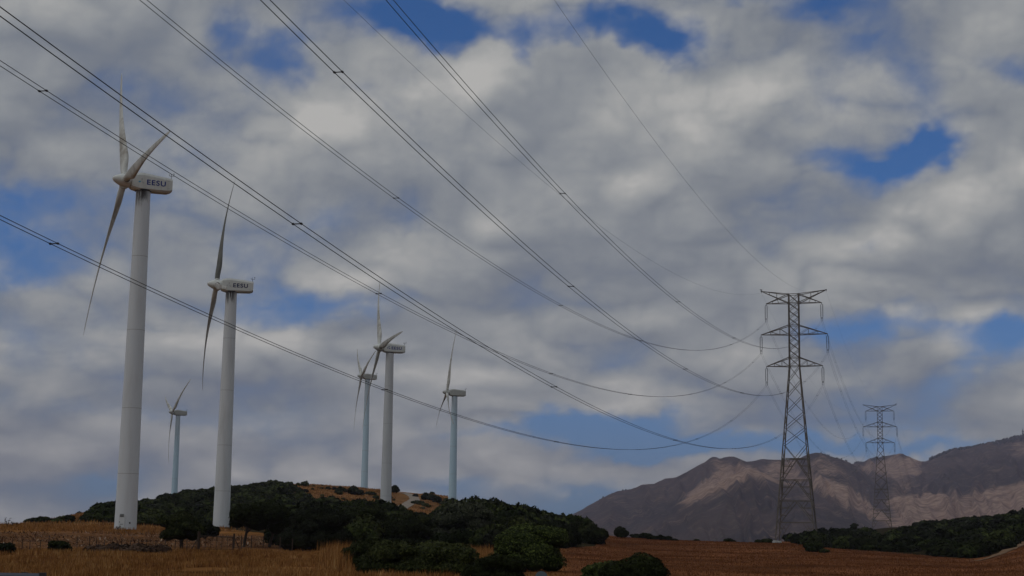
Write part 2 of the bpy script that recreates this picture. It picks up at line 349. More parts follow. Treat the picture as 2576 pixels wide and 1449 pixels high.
# ------------------------------------------------------------------ terrain
XS = [-500, 0, 150, 300, 450, 600, 750, 900, 985, 1060, 1140, 1200, 1300, 1400, 1480, 1560, 1750, 2000, 2100, 2215, 2350, 2460, 2576, 2800]
DS = [90, 130, 165, 215, 280, 335, 400, 500, 560, 620, 700, 900]
TY = [[1430, 1390, 1362, 1324, 1326, 1332, 1338, 1340, 1340, 1340, 1342, 1350],
 [1430, 1390, 1362, 1323, 1324, 1329, 1335, 1337, 1338, 1338, 1340, 1350],
 [1430, 1390, 1362, 1328, 1318, 1308, 1304, 1308, 1315, 1320, 1330, 1345],
 [1430, 1390, 1365, 1333, 1318, 1296, 1277, 1266, 1270, 1280, 1292, 1330],
 [1432, 1390, 1366, 1338, 1326, 1305, 1282, 1251, 1254, 1266, 1286, 1330],
 [1432, 1392, 1368, 1345, 1328, 1305, 1280, 1242, 1226, 1220, 1232, 1300],
 [1434, 1393, 1370, 1350, 1328, 1300, 1275, 1237, 1222, 1217, 1226, 1290],
 [1436, 1395, 1375, 1355, 1322, 1297, 1300, 1262, 1240, 1227, 1229, 1290],
 [1438, 1398, 1380, 1360, 1332, 1312, 1322, 1286, 1260, 1236, 1240, 1300],
 [1438, 1400, 1382, 1362, 1342, 1330, 1326, 1294, 1268, 1242, 1250, 1310],
 [1440, 1402, 1384, 1356, 1324, 1308, 1325, 1312, 1290, 1250, 1258, 1320],
 [1441, 1403, 1384, 1350, 1310, 1290, 1320, 1330, 1330, 1300, 1300, 1345],
 [1442, 1405, 1385, 1352, 1316, 1300, 1322, 1340, 1345, 1345, 1350, 1365],
 [1444, 1409, 1390, 1364, 1334, 1318, 1336, 1352, 1356, 1360, 1364, 1375],
 [1446, 1413, 1396, 1376, 1353, 1340, 1352, 1362, 1366, 1368, 1372, 1380],
 [1449, 1420, 1402, 1382, 1363, 1352, 1360, 1368, 1372, 1374, 1378, 1386],
 [1452, 1426, 1408, 1388, 1369, 1359, 1366, 1374, 1376, 1378, 1382, 1392],
 [1458, 1432, 1414, 1394, 1376, 1367, 1365, 1364, 1362, 1364, 1372, 1390],
 [1460, 1435, 1417, 1398, 1383, 1375, 1364, 1352, 1346, 1344, 1350, 1375],
 [1462, 1438, 1422, 1404, 1390, 1379, 1364, 1345, 1336, 1330, 1328, 1360],
 [1464, 1440, 1426, 1410, 1394, 1374, 1354, 1334, 1325, 1322, 1326, 1358],
 [1465, 1441, 1428, 1413, 1388, 1366, 1346, 1326, 1317, 1312, 1316, 1350],
 [1465, 1438, 1412, 1380, 1368, 1349, 1330, 1310, 1301, 1297, 1302, 1340],
 [1465, 1435, 1405, 1372, 1355, 1336, 1316, 1296, 1286, 1282, 1290, 1330]]
AZ = np.array([math.atan2(*ray(x, 1375)[:2]) for x in XS])
DD = np.array([0, 30, 60] + DS + [1150, 1600, 2500.]); TZ = np.zeros((len(XS), len(DD)))
for i, x in enumerate(XS):
    for j, d in enumerate(DS): TZ[i, j + 3] = at(x, TY[i][j], d)[2]
    TZ[i, 0] = TZ[i, 1] = 0; TZ[i, 2] = TZ[i, 3] * .35
    TZ[i, -3:] = (-42, -46, -46)
ga = np.linspace(AZ[0], AZ[-1], 420); gd = np.concatenate([np.arange(0, 700, 4.), np.arange(700, 2500.1, 20.)])
G = np.array([np.interp(gd, DD, TZ[i]) for i in range(len(XS))])
G = np.array([np.interp(ga, AZ, G[:, j]) for j in range(len(gd))]).T
for _ in range(6):
    P_ = np.pad(G, ((0, 0), (1, 1)), 'edge'); G = .25 * P_[:, :-2] + .5 * P_[:, 1:-1] + .25 * P_[:, 2:]
for _ in range(14):
    P_ = np.pad(G, ((1, 1), (0, 0)), 'edge'); G = .25 * P_[:-2] + .5 * P_[1:-1] + .25 * P_[2:]
def ground(x, y, micro=True):
    x = np.asarray(x, float); y = np.asarray(y, float)
    a = np.arctan2(x, y); d = np.hypot(x, y)
    fi = np.clip((a - ga[0]) / (ga[1] - ga[0]), 0, len(ga) - 1.001); i = fi.astype(int); fi = fi - i
    fj = np.interp(d, gd, np.arange(len(gd))); fj = np.clip(fj, 0, len(gd) - 1.001); j = fj.astype(int); fj = fj - j
    z = (G[i, j] * (1 - fi) + G[i + 1, j] * fi) * (1 - fj) + (G[i, j + 1] * (1 - fi) + G[i + 1, j + 1] * fi) * fj
    back = np.clip((np.abs(a) - .9) / .8, 0, 1); z = z * (1 - back * np.clip(d / 300, 0, 1))
    if micro:
        amp = np.clip((d - 70) / 300, 0, 1)
        z = z + amp * 1.3 * fbm(x / 23., y / 23., 3, 3) + .28 * fbm(x / 2.6, y / 2.6, 3, 9) * np.clip((d - 55) / 60, .15, 1) * np.clip(1.0 - (a - .0) / .06, .22, 1)
    return z
def G1(x, y): return float(ground(np.array([x]), np.array([y]))[0])
def hit(px, py, dmin=40, dmax=760):
    d = ray(px, py); k = np.linspace(dmin, dmax, 3000); s = k / math.hypot(d[0], d[1]); P = CP + s[:, None] * d
    below = P[:, 2] < ground(P[:, 0], P[:, 1])
    i = int(np.argmax(below)) if below.any() else len(k) - 1
    return P[i, 0], P[i, 1], G1(P[i, 0], P[i, 1])

A_DENSE = [(40, 1318), (60, 1304), (150, 1303), (190, 1310), (240, 1284), (345, 1262), (470, 1240), (560, 1222), (600, 1224), (640, 1216), (700, 1214), (735, 1232), (790, 1252), (870, 1270), (930, 1284), (985, 1294), (1040, 1310), (1110, 1310), (1120, 1280), (1160, 1240), (1500, 1310), (1500, 1374), (1405, 1380), (1220, 1388), (1150, 1376), (960, 1376), (860, 1386), (700, 1386), (700, 1345), (560, 1330), (420, 1312), (340, 1318), (235, 1314)]
A_SOIL = [(-600, 1342), (300, 1337), (560, 1345), (720, 1350), (720, 1382), (-600, 1384)]
A_BELT = [(1985, 1366), (1985, 1335), (2060, 1320), (2200, 1310), (2700, 1200), (2700, 1340), (2576, 1358), (2512, 1392), (2462, 1408), (2376, 1402), (2261, 1391), (2124, 1382), (2040, 1374)]
def zone_color(x, y, z):
    p = proj(np.stack([x, y, z], -1)); d = np.hypot(x, y); n = x.shape
    px, py = p[..., 0], p[..., 1]
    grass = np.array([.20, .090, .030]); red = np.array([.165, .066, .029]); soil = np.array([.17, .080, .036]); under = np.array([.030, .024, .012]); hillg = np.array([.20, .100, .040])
    C = np.ones(n + (4,)); C[..., :3] = grass
    f = np.clip((px - 1380) / 60, 0, 1)[..., None]; C[..., :3] = C[..., :3] * (1 - f) + red * f
    m = (d > 250) & (px < 1250); C[m, :3] = hillg
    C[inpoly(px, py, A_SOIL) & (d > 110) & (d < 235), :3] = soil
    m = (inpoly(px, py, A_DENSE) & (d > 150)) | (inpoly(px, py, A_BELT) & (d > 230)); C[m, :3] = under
    C[(d > 740), :3] = (.07, .06, .03)
    C[..., :3] *= (1 + 1.3 * fbm(x / 9., y / 9., 4, 21) + .7 * fbm(x / 2.2, y / 2.2, 3, 27))[..., None]
    return C
az_in = np.concatenate([np.linspace(-R(180), -R(27), 60)[:-1], np.linspace(-R(27), R(27), 560), np.linspace(R(27), R(180), 60)[1:]])
dd_in = np.concatenate([[0.5, 4, 8, 14, 20, 28, 36, 44, 52, 60], np.arange(62, 170, 1.0), np.arange(170, 720, 2.2), np.arange(722, 1200, 12), [1400, 1700, 2200, 3000, 4500, 8000, 14000, 26000]])
A_, D_ = np.meshgrid(az_in, dd_in, indexing='ij'); X_, Y_ = np.sin(A_) * D_, np.cos(A_) * D_
Z_ = ground(X_, Y_)
rows, cols = A_.shape
idx = np.arange(rows * cols).reshape(rows, cols)
Fq = np.stack([idx[:-1, :-1], idx[:-1, 1:], idx[1:, 1:], idx[1:, :-1]], -1).reshape(-1, 4)[:, ::-1]
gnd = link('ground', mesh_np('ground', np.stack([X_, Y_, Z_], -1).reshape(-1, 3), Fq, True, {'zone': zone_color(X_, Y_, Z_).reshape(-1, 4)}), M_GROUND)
tag(gnd, kind='structure')

def ribbon(name, pts, width, mt, lift=.06):
    P = np.array([hit(*p)[:2] for p in pts]); 
    t = np.concatenate([[0], np.cumsum(np.hypot(*np.diff(P, axis=0).T))]); tt = np.linspace(0, t[-1], 90)
    X = np.stack([np.interp(tt, t, P[:, 0]), np.interp(tt, t, P[:, 1])], -1)
    for _ in range(4): X[1:-1] = .25 * X[:-2] + .5 * X[1:-1] + .25 * X[2:]
    T = np.gradient(X, axis=0); T /= np.linalg.norm(T, axis=1)[:, None]; N = np.stack([-T[:, 1], T[:, 0]], -1)
    cols_ = np.linspace(-.5, .5, 9); V = []
    for c in cols_:
        w = width * (1 + .25 * fbm(tt / 6, tt * 0 + c, 3, 5))
        Q = X + N * (c * w)[:, None]; V.append(np.stack([Q[:, 0], Q[:, 1], ground(Q[:, 0], Q[:, 1]) + lift], -1))
    V = np.array(V).reshape(-1, 3); n = len(tt); i = np.arange(len(cols_) * n).reshape(-1, n)
    Fq = np.stack([i[:-1, :-1], i[:-1, 1:], i[1:, 1:], i[1:, :-1]], -1).reshape(-1, 4)
    return tag(link(name, mesh_np(name, V, Fq, True), mt), kind='structure')
ribbon('hill_track', [(1010, 1240), (1028, 1244), (1040, 1250), (1044, 1256), (1036, 1263), (1022, 1272), (1006, 1281), (992, 1288)], 3.6, M_TRACK, .14)
def bankf(t, b):
    v = t.noise(posn(t), .9, 6, .65).outputs['Fac']
    t.link(t.ramp(v, [(.3, (.10, .055, .028)), (.55, (.20, .125, .075)), (.75, (.32, .24, .17))]), b.inputs['Base Color']); bump(t, b, v, .8, .2)
ribbon('field_track', [(2448, 1413), (2480, 1408), (2512, 1397), (2540, 1383), (2570, 1366), (2600, 1350)], 2.4, mat('earth_bank', (.2, .13, .08), 1.0, bankf, spec=0), .10)

# ------------------------------------------------------------------ mountains
L1 = dict(Y=4200, w=1900, p=[(1380, 1400), (1500, 1372), (1600, 1318), (1700, 1268), (1750, 1240), (1800, 1216), (1850, 1190), (1886, 1178), (1920, 1188), (1960, 1207), (2040, 1232), (2100, 1262), (2175, 1298), (2230, 1330), (2320, 1380), (3600, 1400)])
L2 = dict(Y=5400, w=2600, p=[(1330, 1385), (1380, 1330), (1421, 1303), (1460, 1284), (1478, 1273), (1524, 1248), (1554, 1235), (1588, 1230.6), (1615, 1219), (1645, 1217), (1673, 1204), (1702, 1200), (1730, 1186), (1755, 1172), (1775, 1161), (1785, 1153), (1793, 1149.5), (1803, 1150), (1812, 1154), (1822, 1150), (1835, 1148.5), (1847, 1149), (1858, 1153), (1878, 1161), (1897, 1160), (1917, 1154), (1947, 1156), (1970, 1157.5), (1987, 1155), (2015, 1151.5), (2035, 1142.4), (2056, 1137.8), (2072, 1141), (2085, 1146), (2115, 1154), (2134, 1161), (2165, 1180), (2205, 1215), (2250, 1255), (2300, 1300), (2380, 1370), (3600, 1400)])
L3 = dict(Y=7000, w=4300, p=[(1900, 1380), (2050, 1200), (2110, 1172), (2150, 1166.4), (2170, 1165), (2193, 1157), (2227, 1148), (2250, 1144), (2266, 1141.7), (2291, 1149), (2318, 1163), (2330, 1161), (2353, 1151.5), (2387, 1138), (2410, 1132), (2444, 1128.7), (2478, 1120.7), (2524, 1110), (2558, 1100), (2576, 1098), (2700, 1070), (2900, 1040), (3200, 1080), (3600, 1200)])
MX = np.linspace(1330, 3500, 620); MYd = np.concatenate([np.linspace(1500, 4400, 150), np.linspace(4420, 7100, 190), np.linspace(7130, 8600, 24)])
def mtn(MX, MYd):
    X, Y = np.meshgrid(MX, MYd, indexing='ij'); Zt = np.full(X.shape, -60.)
    for n, L in enumerate((L1, L2, L3)):
        px, py = np.array(L['p']).T; yy = np.interp(X, px, py)
        yy = yy + (fbm(X / 9., X * 0 + n * 7.3, 4, 31 + n) * 2.2)
        hz = CAMZ + np.array([0])  # ridge height at its own depth
        base = at(1288, 1400, 1000)
        # elevation of the ridge for each column
        dx = (X - W / 2) / F; dy = -(yy - H / 2) / F
        dz_ = _f[2] + RT[2] * dx + UP[2] * dy; dyy = _f[1] + RT[1] * dx + UP[1] * dy
        hr = CAMZ + dz_ / dyy * L['Y'] + 46
        shift = L['w'] * .22 * fbm(X / 90., X * 0 + n, 2, 77 + n)
        t = (L['Y'] - Y) / L['w']
        s_ = np.clip(1 - t, 0, 1)
        prof = np.where(t > 0, s_ ** 1.12, np.clip(1 - (-t) * 1.6, 0, 1))
        mid = np.clip(np.abs(t) * 9, 0, 1) * np.clip(s_ * 2.5, 0, 1)
        wx = X / 46. + 1.4 * fbm(X / 55., Y / 500., 3, 5 + n) + .9 * (Y / 1000)
        gul = 1 - np.abs(2 * (vnoise(wx, Y / 1900., 40 + n)) - 1)
        gul2 = 1 - np.abs(2 * vnoise(wx * 2.7, Y / 600., 50 + n) - 1)
        h = hr * prof + mid * hr * (.12 * (gul - .5) + .045 * (gul2 - .5) + .018 * fbm(X / 16., Y / 260., 4, 60 + n))
        Zt = np.maximum(Zt, h - 46)
    return X, Y, Zt
MXg, MYg, MZ = mtn(MX, MYd)
dxm = (MXg - W / 2) / F
Wx = dxm * MYg * 1.0 / (math.cos(PITCH)) * 1.0
# exact column azimuth at the foot of the sky line
azc = np.array([math.atan2(*ray(x, 1250)[:2]) for x in MX]); Wx = np.tan(azc)[:, None] * MYg
PJ = proj(np.stack([Wx, MYg, MZ], -1))
SUN_PATCHES = [([(1700, 1262), (1760, 1212), (1840, 1178), (1890, 1172), (1965, 1206), (1960, 1214), (1892, 1190), (1850, 1212), (1790, 1238), (1735, 1268)], 1.0),
 ([(1800, 1160), (1850, 1175), (1870, 1200), (1830, 1205)], .7), ([(1925, 1160), (2005, 1158), (2030, 1210), (1985, 1222), (1950, 1195)], .75),
 ([(2040, 1148), (2080, 1152), (2140, 1185), (2100, 1200), (2050, 1190)], .45), ([(2035, 1195), (2080, 1205), (2170, 1250), (2260, 1330), (2170, 1300), (2100, 1255), (2035, 1222)], .95),
 ([(2165, 1185), (2266, 1138), (2325, 1165), (2310, 1190), (2250, 1200), (2200, 1195)], .8), ([(2240, 1200), (2290, 1205), (2300, 1250), (2250, 1260)], .4),
 ([(2230, 1262), (2330, 1240), (2400, 1250), (2470, 1235), (2576, 1222), (2750, 1220), (2750, 1360), (2260, 1340)], .8), ([(2540, 1112), (2750, 1100), (2750, 1150), (2560, 1140)], .4)]
sun_patch = np.zeros(MXg.shape)  # sun patches between cloud shadows, painted in as pale rock
wx_ = 50 * fbm(Wx / 230., MYg / 420., 5, 90, .6); wy_ = 30 * fbm(Wx / 230., MYg / 420., 5, 95, .6)
for poly, s in SUN_PATCHES: sun_patch = np.maximum(sun_patch, inpoly(PJ[..., 0] + wx_, PJ[..., 1] + wy_, poly) * s)
for _ in range(14):
    P_ = np.pad(sun_patch, 1, 'edge'); sun_patch = (P_[:-2, 1:-1] + P_[2:, 1:-1] + P_[1:-1, :-2] + P_[1:-1, 2:] + 2 * P_[1:-1, 1:-1]) / 6
def mtf(t, b):
    p = posn(t); a = t.node('ShaderNodeAttribute', attribute_name='sun_patch').outputs['Fac']
    n1 = t.noise(p, .0075, 8, .62).outputs['Fac']; n2 = t.noise(p, .03, 6, .65).outputs['Fac']; n3 = t.noise(p, .0022, 4, .5).outputs['Fac']
    n4 = t.noise(p, .09, 4, .6).outputs['Fac']; v = t.math('ADD', a, t.math('MULTIPLY', t.math('SUBTRACT', n1, .5), 1.5)); v = t.math('ADD', v, t.math('MULTIPLY', t.math('SUBTRACT', n2, .5), 1.1)); v = t.math('ADD', v, t.math('MULTIPLY', t.math('SUBTRACT', n4, .5), .6))
    dark = t.mixc(t.rng(n3, .4, .62), (.030, .022, .018), (.075, .048, .036)); dark = t.mixc(t.rng(n2, .45, .7), dark, (.020, .026, .018))
    lite = t.mixc(t.rng(n2, .35, .65), (.235, .140, .085), (.43, .28, .19))  # pale rock tone that carries the painted sunlight
    t.link(t.mixc(t.rng(v, -.15, 1.05), dark, lite), b.inputs['Base Color']); bump(t, b, t.math('ADD', n1, t.math('MULTIPLY', n2, .4)), 1.0, 14.)
M_MTN = mat('mountain_scrub_and_sunlit_rock', (.08, .07, .05), .95, mtf, spec=.05)
r_, c_ = MXg.shape; idx = np.arange(r_ * c_).reshape(r_, c_)
Fq = np.stack([idx[:-1, :-1], idx[:-1, 1:], idx[1:, 1:], idx[1:, :-1]], -1).reshape(-1, 4)[:, ::-1]
mo = link('mountain', mesh_np('mountain', np.stack([Wx, MYg, MZ], -1).reshape(-1, 3), Fq, True, {'sun_patch': sun_patch.ravel()}), M_MTN); tag(mo, kind='structure')
def mz(x, y):
    col_ = np.interp(np.arctan2(x, y), azc, np.arange(len(MX))); row = np.interp(y, MYd, np.arange(len(MYd)))
    i = np.clip(col_.astype(int), 0, r_ - 2); j = np.clip(row.astype(int), 0, c_ - 2); fi, fj = col_ - i, row - j
    return (MZ[i, j] * (1 - fi) + MZ[i + 1, j] * fi) * (1 - fj) + (MZ[i, j + 1] * (1 - fi) + MZ[i + 1, j + 1] * fi) * fj

# ------------------------------------------------------------------ wind turbines
def fontmesh(txt, size):
    cu = bpy.data.curves.new('txt', 'FONT'); cu.body = txt; cu.size = size; cu.extrude = .012; cu.offset = size * .02; cu.space_character = 1.16
    o = bpy.data.objects.new('txt', cu); COL.objects.link(o); dg = bpy.context.evaluated_depsgraph_get(); dg.update()
    me = bpy.data.meshes.new_from_object(o.evaluated_get(dg)); bpy.data.objects.remove(o); bpy.data.curves.remove(cu); return me
def ctext_mesh(parent, name, txt, cap, s0, length, z, y0, M, mt):
    me = fontmesh(txt, 1.0); n = len(me.vertices); V = np.zeros(n * 3, np.float32); me.vertices.foreach_get('co', V); V = V.reshape(-1, 3)
    mn, mx = V.min(0), V.max(0)
    sx, sy = length / (mx[0] - mn[0]), cap / (mx[1] - mn[1])
    out = []
    for v in V:
        s = s0 + (v[0] - mn[0]) * sx; zz = z + ((v[1] - mn[1]) * sy - cap / 2); out.append(M(s, y0(s) + .012 + v[2], zz))
    me.vertices.foreach_set('co', np.array(out, np.float32).ravel()); me.update()
    bm = bmesh.new(); bm.from_mesh(me); bmesh.ops.recalc_face_normals(bm, faces=bm.faces); bm.to_mesh(me); bm.free(); me.materials.clear()
    return link(name, me, mt, parent)

RB, CONE, TILT = 22.54, .0706, .1005
def turbine(hub, psi, phi, bend, base, label, tower_mat, nac_mat, text_mat, logo_mats, rust=False, door=False, shade_blades=(), seams=(.16, .35, .58, .80), fadecol=None, stain=True):
    hub = np.array(hub); psi, phi = R(psi), R(phi)
    ah = np.array([-math.cos(psi), -math.sin(psi), 0.])                   # towards the wind, horizontal
    a = np.array([ah[0] * math.cos(TILT), ah[1] * math.cos(TILT), math.sin(TILT)])
    h = np.array([math.sin(psi), -math.cos(psi), 0.]); u = np.cross(h, a); u = u if u[2] > 0 else -u
    tx, ty = hub[0] - ah[0] * 2.55, hub[1] - ah[1] * 2.55
    bz = base if base is not None else G1(tx, ty) - .2
    root = empty('wind_turbine', (tx, ty, bz)); tag(root, label, 'wind turbine', 'wind turbines on the scrub hill')
    O = np.array([tx, ty, bz]); hb = hub - O; top = hb[2] - 1.12
    # tower
    m = MB(); N = 40; rings = []; 
    for t in np.linspace(0, 1, 24):
        r = 1.43 + (.96 - 1.43) * t; rings.append([(r * math.cos(q), r * math.sin(q), t * top) for q in np.linspace(0, 2 * math.pi, N, endpoint=False)])
    m.loft(rings); m.build('tower', tower_mat, root, True)
    for t in seams:
        r = 1.43 + (.96 - 1.43) * t + .004; z = t * top; m = MB()
        m.loft([[(rr * math.cos(q), rr * math.sin(q), zz) for q in np.linspace(0, 2 * math.pi, N, endpoint=False)] for rr, zz in ((r, z - .03), (r + .008, z), (r, z + .03))], False)
        m.build('flange', M_SEAM, root, True)
    m = MB(); m.tube([(0, 0, top - .12), (0, 0, top + .06)], 1.06, 32); m.build('yaw_ring', M_DARK, root, True)
    # nacelle, lofted back along the axis
    def M(s, y, z): return hb - ah * s + h * y + np.array([0, 0, z])
    secs = [(.74, .80, .80, -.88), (.95, .90, .98, -1.02), (1.7, 1.0, 1.14, -1.20), (2.3, 1.0, 1.16, -1.22), (4.2, .98, .98, -1.20), (5.75, .95, .82, -1.16), (6.25, .90, .74, -1.0)]
    def ring(s, w, zt, zb):
        bt, bb = .21, .24
        return [M(s, w, zb + bb), M(s, w, zt - bt - .12), M(s, w - bt * .75, zt), M(s, -w + bt * .75, zt), M(s, -w, zt - bt - .12), M(s, -w, zb + bb), M(s, -w + bb, zb), M(s, w - bb, zb)]
    m = MB(); m.loft([ring(*q) for q in secs]); nac = m.build('nacelle', nac_mat, root)
    sw = lambda s: float(np.interp(s, [q[0] for q in secs], [q[1] for q in secs]))
    for zz0, zz1 in ((.46, .36), (-.62, -.62)):                       # panel joints along the flank
        m = MB(); m.beam(M(1.0, sw(1.0) + .004, zz0), M(5.9, sw(5.9) + .004, zz1), .035); m.build('panel_joint', M_SEAM, nac)
    ctext_mesh(nac, 'lettering', 'EESU', .72, 2.75, 2.55, -.07, sw, M, text_mat)
    for q in range(3):                                                # three petals around a centre
        an = R(80 - 120 * q); m = MB(); cx, cz = 2.02, -.03
        P = []
        for t in np.linspace(0, 2 * math.pi, 14, endpoint=False):
            lx, lz = .25 + .19 * math.cos(t), .105 * math.sin(t) * (1 + .5 * math.cos(t))
            P.append((cx + lx * math.cos(an) - lz * math.sin(an), cz + lx * math.sin(an) + lz * math.cos(an)))
        m.loft([[M(x, sw(x) + d_, z) for x, z in P] for d_ in (-.02, .014)]); m.build('logo_petal', logo_mats[q], nac)
    mast = MB(); mast.tube([M(6.1, .55, .5), M(6.1, .55, 1.55)], .035, 6); mast.tube([M(5.85, .55, 1.2), M(6.45, .55, 1.2)], .025, 6)
    mast.tube([M(5.85, .55, 1.2), M(5.85, .55, 1.45)], .03, 6); mast.tube([M(6.45, .55, 1.2), M(6.45, .55, 1.5)], .03, 6); mast.box(M(6.45, .55, 1.55), (.12, .12, .1)); mast.box(M(6.2, .75, .45), (.16, .16, .2))
    mast.build('wind_vane', M_DARK, nac)
    # rotor hub
    def Mr(s, p, q): return hb - a * s + h * p + u * q
    prof = [(-1.68, .03), (-1.62, .20), (-1.45, .38), (-1.15, .55), (-.8, .71), (-.45, .83), (-.1, .88), (.4, .88), (.70, .86), (.72, .6)]
    m = MB(); m.loft([[Mr(s, r * math.cos(t), r * math.sin(t)) for t in np.linspace(0, 2 * math.pi, 32, endpoint=False)] for s, r in prof]); spin = m.build('hub', nac_mat, root, True)
    # blades
    for j in range(3):
        f = phi + j * 2 * math.pi / 3; e = math.cos(f) * u + math.sin(f) * h; tg = -math.sin(f) * u + math.cos(f) * h
        rs = np.concatenate([[.62, .95, 1.3, 1.9, 2.6, 3.4, 4.2, 5.2], np.linspace(6.2, RB - 1.2, 18), [RB - .6, RB - .25, RB]])
        rings = []; sp = []
        for r in rs:
            c0 = hb + r * math.cos(CONE) * e + a * (r * math.sin(CONE) - bend * (r / RB) ** 2)
            w = np.clip((r - 1.3) / 3.0, 0, 1); w = w * w * (3 - 2 * w)
            ch = .84 * (1 - w) + w * np.interp(r, [4, 5.5, 12, 19, RB - 1.2, RB - .25, RB], [1.48, 1.42, .98, .62, .46, .2, .06])
            th = ch * (1 - w) + w * ch * np.interp(r, [4, 8, 16, RB], [.34, .24, .17, .14])
            tw = R(np.interp(r, [1, 5, 12, RB], [38, 30, 14, 4]))
            cd = math.cos(tw) * tg - math.sin(tw) * a; nd = math.sin(tw) * tg + math.cos(tw) * a
            ringp = []
            for q in np.linspace(0, 2 * math.pi, 20, endpoint=False):
                x = math.cos(q) * .5; y = math.sin(q) * .5
                yy = y * (1 - w) + w * y * (.62 + .76 * (x + .5)) * (1.0 if True else 1)
                ringp.append(c0 + cd * ch * (x - w * (-.18)) + nd * th * yy)
            rings.append(ringp); sp += [(r / RB)] * 20
        m = MB(); m.loft(rings); bl = m.build('blade', M_BLADE_SHADE if j in shade_blades else M_BLADE, root, True)
        at_ = bl.data.attributes.new('span', 'FLOAT', 'POINT'); at_.data.foreach_set('value', np.array(sp, np.float32))
        m = MB(); c1 = hb + .80 * e; c2 = hb + .98 * e; m.tube([c1, c2], [.56, .53], 28); m.build('blade_collar', nac_mat, spin, True)
        m = MB(); m.tube([hb + .975 * e, hb + 1.03 * e], .47, 28); m.build('blade_seal', M_RUST if rust else M_DARK, spin, True)
    if door:
        dv = np.array([-.12, -1.0, 0]) / math.hypot(.12, 1); sd = np.array([-dv[1], dv[0], 0]) * 1.0; Mx = np.array([sd, -dv, [0, 0, 1]]).T
        dn = MB(); dn.box(dv * 1.40 + np.array([0, 0, 1.0]), (.78, .16, 1.75), Mx); dr = dn.build('door', M_DOOR, root)
        v_ = MB()
        for k_ in range(5): v_.box(dv * 1.485 + np.array([0, 0, 1.62 + k_ * .08]), (.52, .03, .055), Mx)
        v_.build('vent', M_VENT, dr); v_ = MB(); v_.box(dv * 1.485 + np.array([0, 0, .95]) + sd * -.28, (.08, .03, .12), Mx); v_.build('handle', M_VENT, dr); v_ = MB(); v_.box(dv * 1.49 + np.array([0, 0, .66]), (.4, .02, .05), Mx); v_.build('kick_plate', M_VENT, dr)
        s_ = MB()
        for k_ in range(3): s_.box(dv * (1.75 + .18 * k_) + np.array([0, 0, .0 + .14 * (2 - k_) - .1]), (.8, .22, .14), Mx)
        s_.build('steps', M_CONC, root)
        s_ = MB(); s_.box(dv * 1.42 + sd * .95 + np.array([0, 0, .85]) - dv * .35, (.16, .1, .2), Mx); s_.build('junction_box', M_VENT, root)
    return root
TW = lambda nm, top: painted(nm, (.47, .475, .465), (.36, .355, .335), .5, top=top)
M_T1 = painted('tower_paint_stained', (.61, .63, .625), (.49, .49, .47), .5, top=44.9)
M_T2 = painted('tower_paint', (.62, .63, .615), (.47, .465, .44), .6, top=41.2)
M_T3 = painted('tower_paint_plain', (.56, .56, .54), (.44, .43, .41), .45)
def bluef(t, b):
    p = posn(t, True); sx = t.node('ShaderNodeSeparateXYZ'); t.link(p, sx.inputs[0]); v = t.noise(p, .6, 4).outputs['Fac']
    c = t.mixc(t.math('MULTIPLY', v, .5), (.46, .62, .70), (.52, .63, .66)); c = t.mixc(t.rng(sx.outputs[2], 25, 41), c, (.46, .53, .56)); t.link(c, b.inputs['Base Color'])
M_TB = mat('pale_blue_tower_paint', (.38, .50, .55), .5, bluef, spec=.35)
LB = [M_LETTER] * 3; LF = [M_LETTER_FADE] * 3
turbine((-52.0, 209.96, 49.43), 27.0, -34.5, 1.39, 3.3, 'nearest, tallest wind turbine, with black grease streaks under the nacelle', M_T1, M_NAC, M_LETTER, [M_LETTER_FADE, M_LETTER_FADE, M_LOGO_CYAN], door=True)
turbine((-51.56, 277.14, 46.31), 13.7, -20.3, 2.39, 4.0, 'second tallest wind turbine, with dark upper blade and white logo before navy letters', M_T2, M_NAC, M_LETTER_DARK, LF, rust=True, shade_blades=(0,))
turbine((-32.38, 393.97, 50.08), 17.0, -33.4, 1.89, None, 'grey wind turbine with clear blue logo, its low blade crossing a smaller turbine', M_T3, M_NAC, M_LETTER, LB)
turbine((-60.39, 647.99, 69.42), 17.6, -53.0, 1.99, None, 'small far wind turbine partly behind the blade of a bigger one', M_TB, M_NAC_OLD, M_LETTER_FADE, LF)
turbine((-21.35, 542.38, 53.35), 11.3, 2.5, 2.15, None, 'pale blue wind turbine farthest right, one blade pointing straight up', M_TB, M_NAC_OLD, M_LETTER_FADE, LF)
turbine((-146.46, 697.29, 57.57), 27.2, -66.8, 2.63, None, 'small far pale blue wind turbine standing between the two biggest turbines', M_TB, M_NAC_OLD, M_LETTER_FADE, LF)

